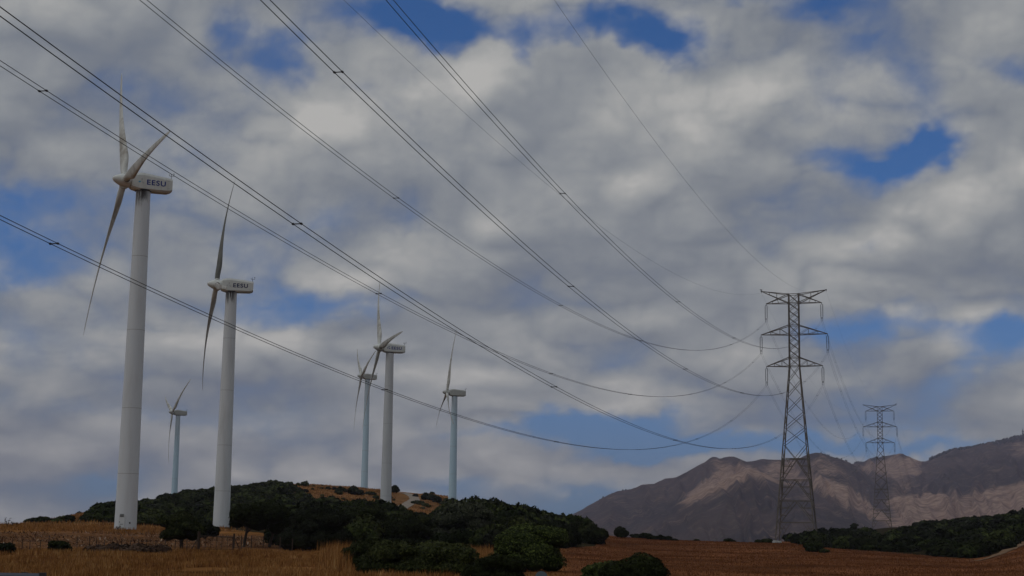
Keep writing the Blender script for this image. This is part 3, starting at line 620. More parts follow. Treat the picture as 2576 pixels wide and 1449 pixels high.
# ------------------------------------------------------------------ pylons
def make_pylon():
    root = empty('power_pylon', (0, 0, 0))
    def hw(z):
        return 1.06 if z >= 37.8 else 4.1 + (1.06 - 4.1) * z / 37.8
    for sx in (-1, 1):
        for sy in (-1, 1):
            m = MB(); m.beam((sx * hw(0), sy * hw(0), .5), (sx * hw(37.8), sy * hw(37.8), 37.8), .20); m.beam((sx * 1.06, sy * 1.06, 37.8), (sx * 1.06, sy * 1.06, 53.6), .19)
            m.build('leg', M_STEEL, root)
            m = MB(); m.loft([[(sx * (hw(0) + .05) + q * math.cos(t), sy * (hw(0) + .05) + q * math.sin(t), z) for t in np.linspace(0, 2 * math.pi, 16, endpoint=False)] for q, z in ((.62, -1.2), (.58, .35), (.42, .62))]); m.build('footing', M_CONC, root)
    faces = [((-1, -1), (1, -1)), ((1, -1), (1, 1)), ((1, 1), (-1, 1)), ((-1, 1), (-1, -1))]
    m = MB()
    def P(c, z, k=1.0): return np.array([c[0] * hw(z), c[1] * hw(z), z])
    lv = [53.5, 51.6] + list(np.linspace(51.6, 46.7, 4)[1:]) + [44.7] + list(np.linspace(44.7, 39.7, 4)[1:]) + [37.8, 34.7, 31.3, 27.8, 24.4, 20.9, 17.9]
    for c0, c1 in faces:
        for z1, z0 in zip(lv[:-1], lv[1:]):
            if z0 >= 20.8:
                m.beam(P(c0, z0), P(c1, z1), .105); m.beam(P(c1, z0), P(c0, z1), .105)
        for z in (53.5, 51.6, 46.7, 44.7, 39.7, 37.8): m.beam(P(c0, z), P(c1, z), .12)
        # the X that lands on the belt at 17.9
        mid = (P(c0, 17.9) + P(c1, 17.9)) / 2
        m.beam(P(c0, 20.9), mid, .11); m.beam(P(c1, 20.9), mid, .11)
        for z1, z0 in ((17.9, 13.4), (13.4, 9.0), (9.0, 4.45)):
            A, B, C, D = P(c0, z1), P(c1, z1), P(c0, z0), P(c1, z0); mid = (A + B) / 2
            m.beam(A, B, .13); m.beam(C, mid, .15); m.beam(D, mid, .15)
            for L_, Q in ((c0, C), (c1, D)):
                for k in (.33, .66):
                    z = z0 + (z1 - z0) * (1 - k); pl = P(L_, z); pd = mid + (Q - mid) * k; m.beam(pl, pd, .12)
                    k2 = k - .33; m.beam(pd, P(L_, z1) * (1 - k2 * 0) + (mid - P(L_, z1)) * (.5 * (1 - k)) if k < .5 else mid + (Q - mid) * .33 + np.array([0, 0, -.0]), .10)
        A, B = P(c0, 4.45), P(c1, 4.45); m.beam(A, B, .13)
        for L_, o_ in ((c0, c1), (c1, c0)):
            f_ = P(L_, .5); q1 = P(L_, 4.45) * .72 + P(o_, 4.45) * .28; m.beam(f_, q1, .10)
            for k in (.35, .68): m.beam(P(L_, .5 + 3.95 * k), f_ + (q1 - f_) * k, .075)
            m.beam(P(L_, 4.45), f_ + (q1 - f_) * .6, .075)
    m.beam(P((-1, -1), 17.9), P((1, 1), 17.9), .09); m.beam(P((1, -1), 17.9), P((-1, 1), 17.9), .09)
    m.build('lattice_bracing', M_STEEL, root)
    tips = []
    for sx in (-1, 1):
        for half, zt, zb in ((7.12, 46.7, 44.7), (6.0, 39.7, 37.8)):
            m = MB(); tip = np.array([sx * half, 0, zb + .05])
            for sy in (-1, 1):
                lo, hi = np.array([sx * 1.06, sy * 1.06, zb]), np.array([sx * 1.06, sy * 1.06, zt]); m.beam(lo, tip, .13); m.beam(hi, tip, .15)
                for k in (.33, .66):
                    a_, b_ = lo + (tip - lo) * k, hi + (tip - hi) * k; m.beam(a_, b_, .06)
                    a2 = lo + (tip - lo) * (k - .33); m.beam(a2, b_, .07)
            for k in (.33, .66):
                a_ = np.array([sx * 1.06, -1.06, zb]); b_ = np.array([sx * 1.06, 1.06, zb]); m.beam(a_ + (tip - a_) * k, b_ + (tip - b_) * k, .06); m.beam(a_ + (tip - a_) * (k - .33), b_ + (tip - b_) * k, .06)
            m.build('cross_arm', M_STEEL, root); tips.append((sx, half, zb))
        m = MB(); tip = np.array([sx * 5.97, 0, 51.55]); et = np.array([sx * 6.98, 0, 54.35])
        for sy in (-1, 1):
            lo, hi = np.array([sx * 1.06, sy * 1.06, 51.6]), np.array([sx * 1.06, sy * 1.06, 53.5])
            m.beam(lo, tip, .13); m.beam(hi, tip, .14); m.beam(hi, et, .13); m.beam(lo, et, .14)
            x_ = lo + (et - lo) * .44; 
            m.beam(hi + (et - hi) * .44, x_, .06); m.beam(x_, lo + (tip - lo) * .44, .06); m.beam(hi + (et - hi) * .7, lo + (et - lo) * .7, .06); m.beam(lo + (tip - lo) * .72, hi + (tip - hi) * .72, .06)
        m.build('cross_arm', M_STEEL, root); tips.append((sx, 5.97, 51.6))
        m = MB(); m.tube([(sx * 6.98, 0, 54.3), (sx * 6.98, 0, 54.0)], .05, 6); m.box((sx * 6.98, 0, 54.35), (.25, .25, .2)); m.build('earth_wire_clamp', M_DARK, root)
    for sx, half, zb in tips:
        e = empty('insulator_set', (sx * half, 0, zb)); e.parent = root
        m = MB(); m.tube([(0, 0, 0), (0, 0, -.35)], .05, 6); m.tube([(-.22, 0, -.5), (0, 0, -.3), (.22, 0, -.5)], .05, 6); m.build('yoke', M_DARK, e)
        for q in (-.21, .21):
            m = MB(); rr = []; pp = []
            for k in range(22): 
                z = -.5 - k * .125; pp += [(q, 0, z), (q, 0, z - .05), (q, 0, z - .06)]; rr += [.045, .125, .045]
            m.tube(pp, rr, 8); m.build('insulator_string', M_INS, e)
        m = MB(); m.tube([(-.24, 0, -3.3), (.24, 0, -3.3)], .05, 6); m.tube([(-.24, 0, -3.55), (.24, 0, -3.55)], .04, 6)
        for q in (-.17, .17): m.tube([(q, 0, -3.3), (q, 0, -3.95)], .04, 6); m.tube([(q, -.35, -4.0), (q, .35, -4.0)], .05, 6)
        m.build('lower_yoke', M_DARK, e)
    return root
def copy_tree(o, parent=None):
    c = o.copy(); COL.objects.link(c); c.parent = parent
    for k in ('group',):
        pass
    for ch in list(o.children): copy_tree(ch, c)
    return c
P1 = np.array([61.20, 344.61, 3.55]); YAW1 = -.265
py1 = make_pylon(); py1.location = P1; py1.rotation_euler = (0, 0, YAW1)
tag(py1, 'large lattice power pylon at the edge of the russet field, nearest the camera', 'pylon', 'lattice power pylons')
P2t = at(2212.5, 1018, 715.); P2 = np.array([P2t[0], P2t[1], P2t[2] - 54.35]); YAW2 = -.22
py2 = copy_tree(py1); py2.location = P2; py2.rotation_euler = (0, 0, YAW2); py2['label'] = 'smaller distant lattice power pylon behind the scrub, in front of the mountain'
P3t = at(2345, 1345, 1120.); P3 = np.array([P3t[0], P3t[1], P3t[2] - 54.35]); YAW3 = -.2
py3 = copy_tree(py1); py3.location = P3; py3.rotation_euler = (0, 0, YAW3); py3['label'] = 'third lattice power pylon down in the valley beyond the scrub ridge'

SPAN = {'A': ((66.96, 343.04, 51.14), (-29.95, -27.27, 34.25), [.771, .659, .534, .421, .288, .175, .049]), 'B': ((55.44, 346.17, 51.14), (-39.43, -22.7, 34.24), [.77, .664, .536, .421, .288, .175, .048]),
 'C': ((68.07, 342.74, 44.05), (-29.03, -27.71, 28.22), [.769, .664, .541, .426, .291, .175, .048]), 'D': ((54.33, 346.47, 44.28), (-40.34, -22.26, 28.42), [.772, .664, .534, .424, .288, .175, .048]),
 'E': ((66.99, 343.03, 37.29), (-29.92, -27.29, 22.48), [.772, .664, .539, .424, .288, .17, .05]), 'F': ((55.41, 346.18, 37.17), (-39.45, -22.69, 22.38), [.772, .667, .539, .424, .291, .175, .047]),
 'L': ((54.47, 346.44, 57.65), (-40.23, -22.32, 39.77), []), 'R': ((67.94, 342.78, 57.19), (-29.14, -27.66, 39.39), [])}
NAME = {'A': 'top right arm', 'B': 'top left arm', 'C': 'middle right arm', 'D': 'middle left arm', 'E': 'bottom right arm', 'F': 'bottom left arm', 'L': 'upper left peak', 'R': 'upper right peak'}
LOC = {'A': (5.97, 51.6 - 4.0), 'B': (-5.97, 51.6 - 4.0), 'C': (7.12, 44.7 - 4.0), 'D': (-7.12, 44.7 - 4.0), 'E': (6.0, 37.8 - 4.0), 'F': (-6.0, 37.8 - 4.0), 'L': (-6.98, 54.0), 'R': (6.98, 54.0)}
def attach(P, yaw, key):
    x, z = LOC[key]; return P + np.array([x * math.cos(yaw), x * math.sin(yaw), z])
def line(key, a1, a0, sag, ts, label, group, rad=.016, sp=.32):
    a1, a0 = np.array(a1), np.array(a0); d = a0 - a1; pr = np.array([-d[1], d[0], 0]); pr /= np.linalg.norm(pr)
    T = np.linspace(0, 1, 110)
    def pt(t): 
        p = a1 * (1 - t) + a0 * t; p = p.copy(); p[2] -= 4 * sag * t * (1 - t); return p
    root = empty('power_line', tuple(a1))
    if key in 'LR':
        m = MB(); m.tube([pt(t) - a1 for t in T], rad * .55, 5); m.build('earth_wire', M_WIRE, root, True)
        tag(root, label, 'power line', group); return
    for q in (-1, 1):
        m = MB(); m.tube([pt(t) + pr * sp / 2 * q - a1 for t in T], rad, 6); m.build('conductor', M_WIRE, root, True)
    for t in ts:
        c = pt(t) - a1; m = MB(); m.tube([c - pr * sp / 2, c + pr * sp / 2], .022, 6)
        tdir = d / np.linalg.norm(d)
        for q in (-1, 1): m.tube([c + pr * sp / 2 * q - tdir * .09, c + pr * sp / 2 * q - tdir * .04, c + pr * sp / 2 * q + tdir * .04, c + pr * sp / 2 * q + tdir * .09], [.024, .046, .046, .024], 8)
        m.build('spacer', M_DARK, root)
    tag(root, label, 'power line', group)
for k, (a1, a0, ts) in SPAN.items():
    lab = ('thin single earth wire running overhead to the %s of the large pylon' if k in 'LR' else 'twin power cable sweeping overhead to the %s of the large pylon') % NAME[k]
    line(k, attach(P1, YAW1, k), a0, 12.72 if k in 'LR' else 18.02, ts, lab, 'power lines crossing the sky to the large pylon')
for k in SPAN:
    lab = ('thin earth wire from the %s of the large pylon to the distant one' if k in 'LR' else 'twin cables from the %s of the large pylon to the distant one') % NAME[k]
    line(k, attach(P1, YAW1, k), attach(P2, YAW2, k), 11. if k in 'LR' else 15.5, [.1, .24, .38, .52, .66, .8], lab, 'power lines between the two pylons', rad=.014)
for k in SPAN:
    lab = ('faint earth wire from the %s of the distant pylon into the valley' if k in 'LR' else 'faint twin cables from the %s of the distant pylon into the valley') % NAME[k]
    line(k, attach(P2, YAW2, k), attach(P3, YAW3, k), 10. if k in 'LR' else 13., [], lab, 'power lines beyond the distant pylon', rad=.014)
def bird(P, yaw, label):
    m = MB(); pr = [(-.32, .02), (-.2, .06), (-.08, .11), (.05, .13), (.15, .10), (.2, .055), (.25, .06), (.31, .055), (.36, .015), (.42, .004)]
    m.tube([(x, 0, .22 + .12 * x + (.09 if x > .2 else 0)) for x, r in pr], [r for x, r in pr], 10)
    for s in (-1, 1): m.tube([(.0, s * .04, .14), (.0, s * .04, 0)], .012, 5)
    o = m.build('bird', M_DARK, None, True); o.location = P; o.rotation_euler = (0, 0, yaw); tag(o, label, 'bird')
e1 = attach(P1, YAW1, 'L'); bird((e1[0], e1[1], P1[2] + 54.45), 2.6, 'dark bird perched on the left tip of the large pylon')
e2 = attach(P2, YAW2, 'R'); bird((e2[0], e2[1], P2[2] + 54.45), .4, 'dark bird perched on the right tip of the distant pylon')
#VEG#
# ------------------------------------------------------------------ vegetation
def sph(n, rng):
    d = rng.normal(size=(n, 3)); return d / np.linalg.norm(d, axis=1)[:, None]
_ico = None
def ico():
    global _ico
    if _ico is None:
        bm = bmesh.new(); bmesh.ops.create_icosphere(bm, subdivisions=2, radius=1); _ico = (np.array([v.co[:] for v in bm.verts]), np.array([[v.index for v in f.verts] for f in bm.faces])); bm.free()
    return _ico
def crown(seed, blobs, n, ls, core=.80, up=.25, shape=(1., .62)):
    """leaf sprigs spread over and through a cluster of lobes, with a dark inner mass; returns V, F(quads), rnd"""
    rng = np.random.default_rng(seed); B = np.array(blobs, float); ar = (B[:, 3] * B[:, 4] + B[:, 4] * B[:, 5] + B[:, 3] * B[:, 5])
    k = rng.choice(len(B), n, p=ar / ar.sum()); d = sph(n, rng); d[:, 2] = np.where(d[:, 2] < -.35, -d[:, 2] * .6, d[:, 2]); d /= np.linalg.norm(d, axis=1)[:, None]
    r = 1.06 - np.abs(rng.normal(0, .13, n)); r += .10 * (vnoise(d[:, 0] * 3 + k * 7, d[:, 1] * 3 + d[:, 2] * 5, seed) - .5) * 2
    P = B[k, :3] + d * B[k, 3:] * r[:, None]
    keep = P[:, 2] > .02
    for b in B:
        q = (P - b[:3]) / b[3:]; keep &= (q * q).sum(1) > .72 ** 2
    P, d, k = P[keep], d[keep], k[keep]; n = len(P)
    nrm = d + rng.normal(0, .55, (n, 3)) + [0, 0, up]; nrm /= np.linalg.norm(nrm, axis=1)[:, None]
    t = np.cross(nrm, sph(n, rng)); t /= np.linalg.norm(t, axis=1)[:, None] + 1e-9; b_ = np.cross(nrm, t)
    s = ls * rng.uniform(.55, 1.5, n)[:, None]
    V = np.stack([P - t * s * shape[0], P - b_ * s * shape[1] + nrm * s * .15, P + t * s * shape[0], P + b_ * s * shape[1] + nrm * s * .1], 1).reshape(-1, 3)
    Fq = np.arange(4 * n).reshape(n, 4)
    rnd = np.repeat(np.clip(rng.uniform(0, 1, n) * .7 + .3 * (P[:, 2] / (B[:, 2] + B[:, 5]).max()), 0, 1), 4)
    iv, if_ = ico(); VV, FF, RR, o = [V], [Fq], [rnd], len(V)
    for b in B:
        jj = 1 + .16 * (vnoise(iv[:, 0] * 3 + b[0], iv[:, 1] * 3 + iv[:, 2] * 4, seed + 5) - .5)
        c = b[:3] + iv * b[3:] * core * jj[:, None]; c[:, 2] = np.maximum(c[:, 2], -.3)
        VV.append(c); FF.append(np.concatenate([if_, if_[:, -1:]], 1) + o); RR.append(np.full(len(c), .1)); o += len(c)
    return np.concatenate(VV), np.concatenate(FF), np.concatenate(RR)
def quadmesh(name, V, Fq, rnd):
    # triangles were stored as quads with a doubled corner: split them out
    tri = Fq[:, 2] == Fq[:, 3]; me = bpy.data.meshes.new(name)
    q, t = Fq[~tri], Fq[tri][:, :3]; me.vertices.add(len(V)); me.vertices.foreach_set('co', np.asarray(V, np.float32).ravel())
    loops = np.concatenate([q.ravel(), t.ravel()]).astype(np.int32); me.loops.add(len(loops)); me.loops.foreach_set('vertex_index', loops)
    tot = np.concatenate([np.full(len(q), 4), np.full(len(t), 3)]).astype(np.int32); st_ = np.concatenate([[0], np.cumsum(tot)[:-1]]).astype(np.int32)
    me.polygons.add(len(tot)); me.polygons.foreach_set('loop_start', st_); me.polygons.foreach_set('loop_total', tot)
    a = me.attributes.new('rnd', 'FLOAT', 'POINT'); a.data.foreach_set('value', np.asarray(rnd, np.float32)); me.update(calc_edges=True); return me
def shrub_blobs(rng, w=1.0, h=.75, n=8):
    L = [(0, 0, h * .42, w * .62, w * .62, h * .55)]
    for i in range(n):
        a = rng.uniform(0, 2 * math.pi); r = rng.uniform(.3, .68) * w; q = rng.uniform(.26, .42) * w
        L.append((math.cos(a) * r, math.sin(a) * r, rng.uniform(.2, .62) * h, q, q * rng.uniform(.85, 1.1), q * rng.uniform(.7, .95)))
    return L
# unit shrubs (radius about 1 m); several forms, in a fine and a light version
rngv = np.random.default_rng(5)
FORMS = [shrub_blobs(rngv, 1.0, rngv.uniform(.75, 1.15), 9) for _ in range(9)]
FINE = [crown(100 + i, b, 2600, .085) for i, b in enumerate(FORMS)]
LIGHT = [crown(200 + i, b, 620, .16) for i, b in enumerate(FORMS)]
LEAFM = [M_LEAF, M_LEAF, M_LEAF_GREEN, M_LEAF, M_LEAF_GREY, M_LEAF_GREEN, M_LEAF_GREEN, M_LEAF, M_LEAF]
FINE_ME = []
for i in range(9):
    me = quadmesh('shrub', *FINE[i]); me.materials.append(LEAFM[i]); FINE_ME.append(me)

rng = np.random.default_rng(11)
def scatter(n, px0, px1, d0, d1, test, smin, smax):
    px = rng.uniform(px0, px1, n * 3); d = np.sqrt(rng.uniform(d0 ** 2, d1 ** 2, n * 3)); a = np.interp(px, XS, AZ); x, y = np.sin(a) * d, np.cos(a) * d
    z = ground(x, y); p = proj(np.stack([x, y, z], -1)); m = test(p[:, 0], p[:, 1], d, x, y)
    x, y, z, d, p = x[m][:n], y[m][:n], z[m][:n], d[m][:n], p[m][:n]
    s = rng.uniform(0, 1, len(x)) ** 1.6 * (smax - smin) + smin
    return list(zip(x, y, z, s, d, p[:, 0], p[:, 1]))
TRK = [(1000, 1236), (1060, 1240), (1066, 1256), (1045, 1268), (1012, 1292), (984, 1292)]
CLEAR = [(-60, 209), (-49.5, 278.5), (-30, 395)]
def offt(x, y, r=4.5):
    m = np.ones(np.shape(x), bool)
    for cx, cy in ((-49.7, 211.1), (-49.1, 277.7), (-29.9, 394.7), (-57.9, 648.8), (-18.8, 542.9), (-144., 698.6)): m &= np.hypot(x - cx, y - cy) > r
    return m & (np.hypot(x - P1[0], y - P1[1]) > 7)
shr = []
A_OPEN = [(125, 1310), (135, 1296), (240, 1270), (232, 1310), (190, 1312)]
inA = lambda px, py: inpoly(px, py, A_DENSE)
patch = lambda x, y: fbm(x / 14., y / 14., 3, 301)
# dense left hill, with a few open grass patches near the top
shr += [q + ('L',) for q in scatter(1500, 30, 1000, 285, 640, lambda px, py, d, x, y: inA(px, py) & offt(x, y) & (patch(x, y) > -.10 - np.clip((640 - px) / 900, -.1, .22)) & ~inpoly(px, py, A_OPEN), 1.3, 3.0)]
# scattered on the open brown crest
shr += [q + ('C',) for q in scatter(130, 120, 1130, 290, 650, lambda px, py, d, x, y: ~inA(px, py) & ~inpoly(px, py, TRK) & offt(x, y, 7) & (patch(x, y) > .03) & (py < 1320), .7, 2.2)]
shr += [q + ('C',) for q in scatter(30, 760, 1130, 520, 660, lambda px, py, d, x, y: ~inpoly(px, py, TRK) & offt(x, y, 7), 1.4, 2.8)]
SKY_F = np.array([(600, 1268), (821, 1266), (954, 1266), (1000, 1280), (1030, 1296), (1063, 1303), (1106, 1293), (1113, 1278), (1163, 1258), (1252, 1266), (1286, 1276), (1329, 1280), (1385, 1296), (1452, 1309), (1491, 1326), (1501, 1350), (1530, 1362)], float)
SKY_L = np.array([(30, 1306), (60, 1300), (95, 1300), (135, 1304), (232, 1276), (250, 1266), (340, 1260), (365, 1256), (400, 1256), (402, 1246), (420, 1238), (432, 1245), (470, 1226), (485, 1233), (530, 1226), (600, 1222), (640, 1217), (660, 1211), (715, 1208), (765, 1210), (790, 1219), (870, 1226), (940, 1232), (975, 1234), (985, 1222), (1002, 1232), (1010, 1238), (1060, 1240), (1064, 1227), (1080, 1229), (1120, 1246), (1135, 1262), (1200, 1280)], float)
SKY_R = np.array([(1900, 1356), (1950, 1348), (1987, 1341), (2055, 1333), (2150, 1330), (2215, 1325), (2300, 1323), (2312, 1306), (2350, 1309), (2400, 1305), (2470, 1300), (2530, 1292), (2576, 1279), (2650, 1262)], float)
def fit_sky(L, S):
    out = []
    for q in L:                              # keep each shrub below the outline the hill really has
        sc_ = q[4] / F; top = np.interp(q[5], S[:, 0], S[:, 1]) + rng.uniform(-3, 4); room = (q[6] - top) * sc_ / 1.05
        s = min(q[3], room)
        if s > .45: out.append((q[0], q[1], q[2], s) + tuple(q[4:]))
    return out
# tall front ridge and the dark mass below it
shr += [q + ('F',) for q in scatter(560, 840, 1500, 235, 352, lambda px, py, d, x, y: inA(px, py) & offt(x, y, 3.5), 2.3, 4.0)]
shr += [q + ('M',) for q in scatter(190, 700, 1420, 150, 250, lambda px, py, d, x, y: inA(px, py) & (px > 700), 1.9, 3.2)]
shr += [q + ('L',) for q in scatter(60, 340, 560, 225, 300, lambda px, py, d, x, y: (py < 1323) & offt(x, y, 4), 1.2, 2.4)]
# right-hand belt
shr += [q + ('R',) for q in scatter(1500, 1960, 2680, 235, 720, lambda px, py, d, x, y: inpoly(px, py, A_BELT) & offt(x, y) & ((patch(x, y) > -.10) | (px > 2330)) & ~inpoly(px, py, [(2185, 1352), (2195, 1322), (2270, 1322), (2265, 1345), (2225, 1356)]) & (np.hypot(x - P2[0], y - P2[1]) > 8), 1.4, 3.1)]
PLACED = [(1559, 1350, 1.9, 2.4, 'dark rounded bush, leftmost of those standing alone on the russet field crest'),
 (1600, 1352, 1.5, 1.2, 'low dark bush on the field crest just right of the leftmost rounded one'), (1622, 1353, 2.1, 1.5, 'wide dark bush with a peaked top in the row on the field crest'),
 (1642, 1355, 1.4, 1.0, 'low dark bush at the right end of the peaked bush on the field crest'), (1662, 1356, 1.1, 1.1, 'small dark bush on the field crest, left of a pair with a notched top'),
 (1680, 1356.5, 1.3, 1.2, 'small dark bush with notched top on the field crest'), (1697, 1358, 1.1, .6, 'very low bush tapering off the row on the field crest'), (1752, 1358.5, .8, .5, 'tiny bush sticking up alone on the middle of the field crest'),
 (1834, 1358.5, 1.8, 1.2, 'dome-shaped bush alone on the field crest left of the large pylon'), (1888, 1359, 1.0, .6, 'small low bush on the field crest before the pylon scrub begins'),
 (1908, 1360, 1.3, 1.1, 'small rounded bush at the left end of the scrub beside the pylon'), (1932, 1361, 1.9, 1.7, 'rounded bush at the left foot of the large pylon')]
def shrub_ob(q, label, grp, fine=True):
    x, y, z, s, i, rz, hs = q
    o = bpy.data.objects.new('shrub', FINE_ME[i]); COL.objects.link(o); o.location = (x, y, z - .12 * s); o.rotation_euler = (0, 0, rz); o.scale = (s, s, s * hs)
    return tag(o, label, 'shrub', grp)
shr = fit_sky([q for q in shr if q[7] in 'LC' and not (q[5] > 850 and q[4] < 430)], SKY_L) + fit_sky([q for q in shr if q[7] in 'LC' and q[5] > 850 and q[4] < 430], SKY_F) + fit_sky([q for q in shr if q[7] in 'FM'], SKY_F) + fit_sky([q for q in shr if q[7] == 'R'], SKY_R)
for i, (px, py, s, hgt, lab) in enumerate(PLACED):
    x, y, z = hit(px, py + 2, 250, 360); shrub_ob((x, y, z, s * .95, [0, 3, 5, 7, 1, 8, 3, 5, 0, 7, 1, 8][i], i * 1.3, hgt / s), lab, 'bushes on the field crest')
x, y, z = hit(2047, 1388, 200, 340); shrub_ob((x, y, z, 1.9, 5, 1., .85), 'round dark bush at the right footing of the large pylon', None)
x, y, z = hit(2072, 1391, 200, 340); shrub_ob((x, y, z, .8, 1, 2., .8), 'small low bush just right of the dark bush at the pylon footing', None)
for px, py, d_, s_, h_, i_, lab in ((993, 1246, 612, 2.4, 3.0, 0, 'dark bush on the skyline just right of the grey turbine tower, above the track'), (1071, 1247, 590, 2.0, 3.0, 3, 'tallest dark bush at the left end of the clump left of the rightmost turbine'),
 (1084, 1250, 590, 2.6, 2.6, 5, 'second bush in the dark skyline clump left of the rightmost turbine'), (1100, 1253, 585, 2.8, 2.5, 7, 'wide third bush in the dark skyline clump left of the rightmost turbine'), (1117, 1259, 580, 2.4, 2.3, 8, 'last bush in the dark skyline clump, touching the rightmost turbine tower'),
 (1045, 1247, 600, 1.5, 1.2, 1, 'low dark bush on the skyline between the track and the dark clump')):
    b_ = at(px, py, d_); shrub_ob((b_[0], b_[1], G1(b_[0], b_[1]), s_, i_, px * .1, h_ / s_), lab, 'skyline bushes beside the track')
GRP = {'L': ('dark green shrub in the dense scrub covering the hill below the turbines', 'shrubs packed over the turbine hill'), 'C': ('small dark shrub dotted on the open brown crest of the turbine hill', 'shrubs dotted on the brown crest'),
 'F': ('tall dark shrub on the ridge that slopes down to the right of the turbines', 'shrubs packed along the sloping ridge'), 'M': ('near-black shrub in the shaded thicket in front of the sloping ridge', 'shrubs in the shaded thicket'),
 'R': ('dark green shrub in the scrub belt right of the large pylon', 'shrubs packed in the right-hand scrub belt')}
size = np.array([q[3] / q[4] * (1 + .6 * (q[7] == 'C')) for q in shr]); vis = np.array([(-30 < q[5] < 2610) for q in shr]); order = np.argsort(-(size * vis))
solo = set(order[:270].tolist()); acc = {}
for i, q in enumerate(shr):
    x, y, z, s, d, px, py, g = q; k = int(rng.integers(0, 9)); rz = rng.uniform(0, 6.28); hs = rng.uniform(.8, 1.2) * (1.1 if g in 'FM' else .95)
    if i in solo: shrub_ob((x, y, z, s, k, rz, hs), GRP[g][0], GRP[g][1])
    else:
        V, Fq, rr = LIGHT[k]; c, s0 = math.cos(rz), math.sin(rz); Vt = np.empty_like(V); Vt[:, 0] = x + s * (V[:, 0] * c - V[:, 1] * s0); Vt[:, 1] = y + s * (V[:, 0] * s0 + V[:, 1] * c); Vt[:, 2] = z - .12 * s + s * hs * V[:, 2]
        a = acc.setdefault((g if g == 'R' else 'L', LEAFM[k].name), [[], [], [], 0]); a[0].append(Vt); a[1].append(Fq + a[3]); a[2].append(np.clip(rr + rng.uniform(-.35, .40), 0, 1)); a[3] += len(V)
for (g, mn), a in acc.items():
    o = link('scrub', quadmesh('scrub', np.concatenate(a[0]), np.concatenate(a[1]), np.concatenate(a[2])), bpy.data.materials[mn])
    nm = {'dark_foliage': 'dark green', 'green_foliage': 'mid green', 'silvery_foliage': 'grey-green'}[mn]
    tag(o, nm + (' scrub mass filling the belt right of the large pylon' if g == 'R' else ' scrub mass covering the hill and ridge below the turbines'), 'scrub', kind='stuff')

# individual trees and big bushes nearer the camera
def tree(px, py, d, w, h, label, leaf, seed, trunk=0.0, stems=((0, 0),), nl=9000, ls=.13, flat=.62, name='tree', cat='tree', lobes=16, skirt=False, up=.25):
    a = at(px, py, d); x, y = a[0], a[1]; z = G1(x, y); root = empty(name, (x, y, z)); tag(root, label, cat); r_ = np.random.default_rng(seed)
    hw_ = w / 2; ch = h - trunk; L = [(0, 0, trunk + ch * .48, hw_ * .62, hw_ * .62, ch * .46)]
    for i in range(lobes):
        q = i / lobes * 2 * math.pi * 2.4 + r_.uniform(-.3, .3); rr = r_.uniform(.25, .74) * hw_; zz = trunk + ch * r_.uniform(.25, .80) * (1 - .32 * (rr / hw_) ** 2); s = hw_ * r_.uniform(.22, .36)
        L.append((math.cos(q) * rr, math.sin(q) * rr, zz, s, s, min(s * .8, ch * .36)))
    if skirt:
        for i in range(10):
            q = i * .63; L.append((math.cos(q) * hw_ * .66, math.sin(q) * hw_ * .66, ch * .16, hw_ * .30, hw_ * .30, ch * .22))
    V, Fq, rd = crown(seed, L, nl, ls, up=up); link('crown', quadmesh('crown', V, Fq, rd), leaf, root)
    m = MB()
    for sx, lean in stems:
        th = max(trunk, ch * .3) + ch * .2; m.tube([(sx, 0, -.3), (sx + lean * .3, .05, th * .35), (sx + lean * .7, 0, th * .7), (sx + lean, 0, th)], [.17, .13, .12, .08], 8)
        for b_ in range(4):
            q = r_.uniform(0, 6.28); m.tube([(sx + lean * .7, 0, th * .7), (sx + lean * .7 + math.cos(q) * hw_ * .4, math.sin(q) * hw_ * .4, trunk + ch * .45)], [.08, .03], 6)
    m.build('trunk', M_BARK, root, True); return root
def pxw(w, d): return w * d / F
tree(455, 1372, 138, pxw(122, 138), 3.35, 'round dark tree at the fence, left of the field gate', M_LEAF, 401, .55, ((0, .1), (.1, -.2)), nl=13000, ls=.10)
tree(516, 1336, 185, pxw(74, 185), 1.9, 'low dark bush behind the gate tree, left of the second turbine base', M_LEAF, 402, .0, nl=4500, ls=.11, name='bush', cat='bush')
tree(648, 1385, 150, pxw(186, 150), 4.1, 'wide flat-bottomed tree with leafless bent trunk standing behind the gate', M_LEAF, 403, 1.15, ((1.0, .5), (-1.3, .3)), nl=17000, ls=.11)
tree(788, 1392, 143, pxw(190, 143), 4.5, 'big tree with silvery leaf tips and foliage down to the grass', M_LEAF_GREY, 404, .1, nl=19000, ls=.11, skirt=True)
tree(905, 1375, 170, pxw(170, 170), 4.2, 'dark tree in the thicket right of the silvery-tipped tree', M_LEAF, 405, .2, nl=13000, ls=.12, skirt=True)
tree(1010, 1372, 165, pxw(170, 165), 2.8, 'dark rounded tree in the thicket below the winding track', M_LEAF, 406, .2, nl=13000, ls=.12, skirt=True)
tree(1165, 1368, 185, pxw(165, 185), 5.2, 'tall grey-tipped tree in front of the rightmost turbine tower', M_LEAF_GREY, 407, .2, nl=16000, ls=.13, skirt=True)
tree(1100, 1362, 200, pxw(110, 200), 3.4, 'small dark tree left of the tall grey-tipped tree', M_LEAF, 408, .1, nl=8000, ls=.13)
tree(1290, 1372, 185, pxw(150, 185), 3.3, 'dark tree behind the big round light-topped bush', M_LEAF, 409, .1, nl=10000, ls=.13, skirt=True)
tree(1390, 1376, 200, pxw(130, 200), 2.9, 'dark bush on the thicket slope above the russet field', M_LEAF, 410, .0, nl=9000, ls=.13, name='bush', cat='bush', skirt=True)
tree(1321, 1448, 96, pxw(212, 96), 2.8, 'big round bush with light green top at the lower centre', leafmat('pale_green_foliage', (.018, .026, .006), (.14, .17, .04), (.42, .46, .15)), 411, .0, nl=30000, ls=.062, name='bush', cat='bush', lobes=26, skirt=True, up=.8)
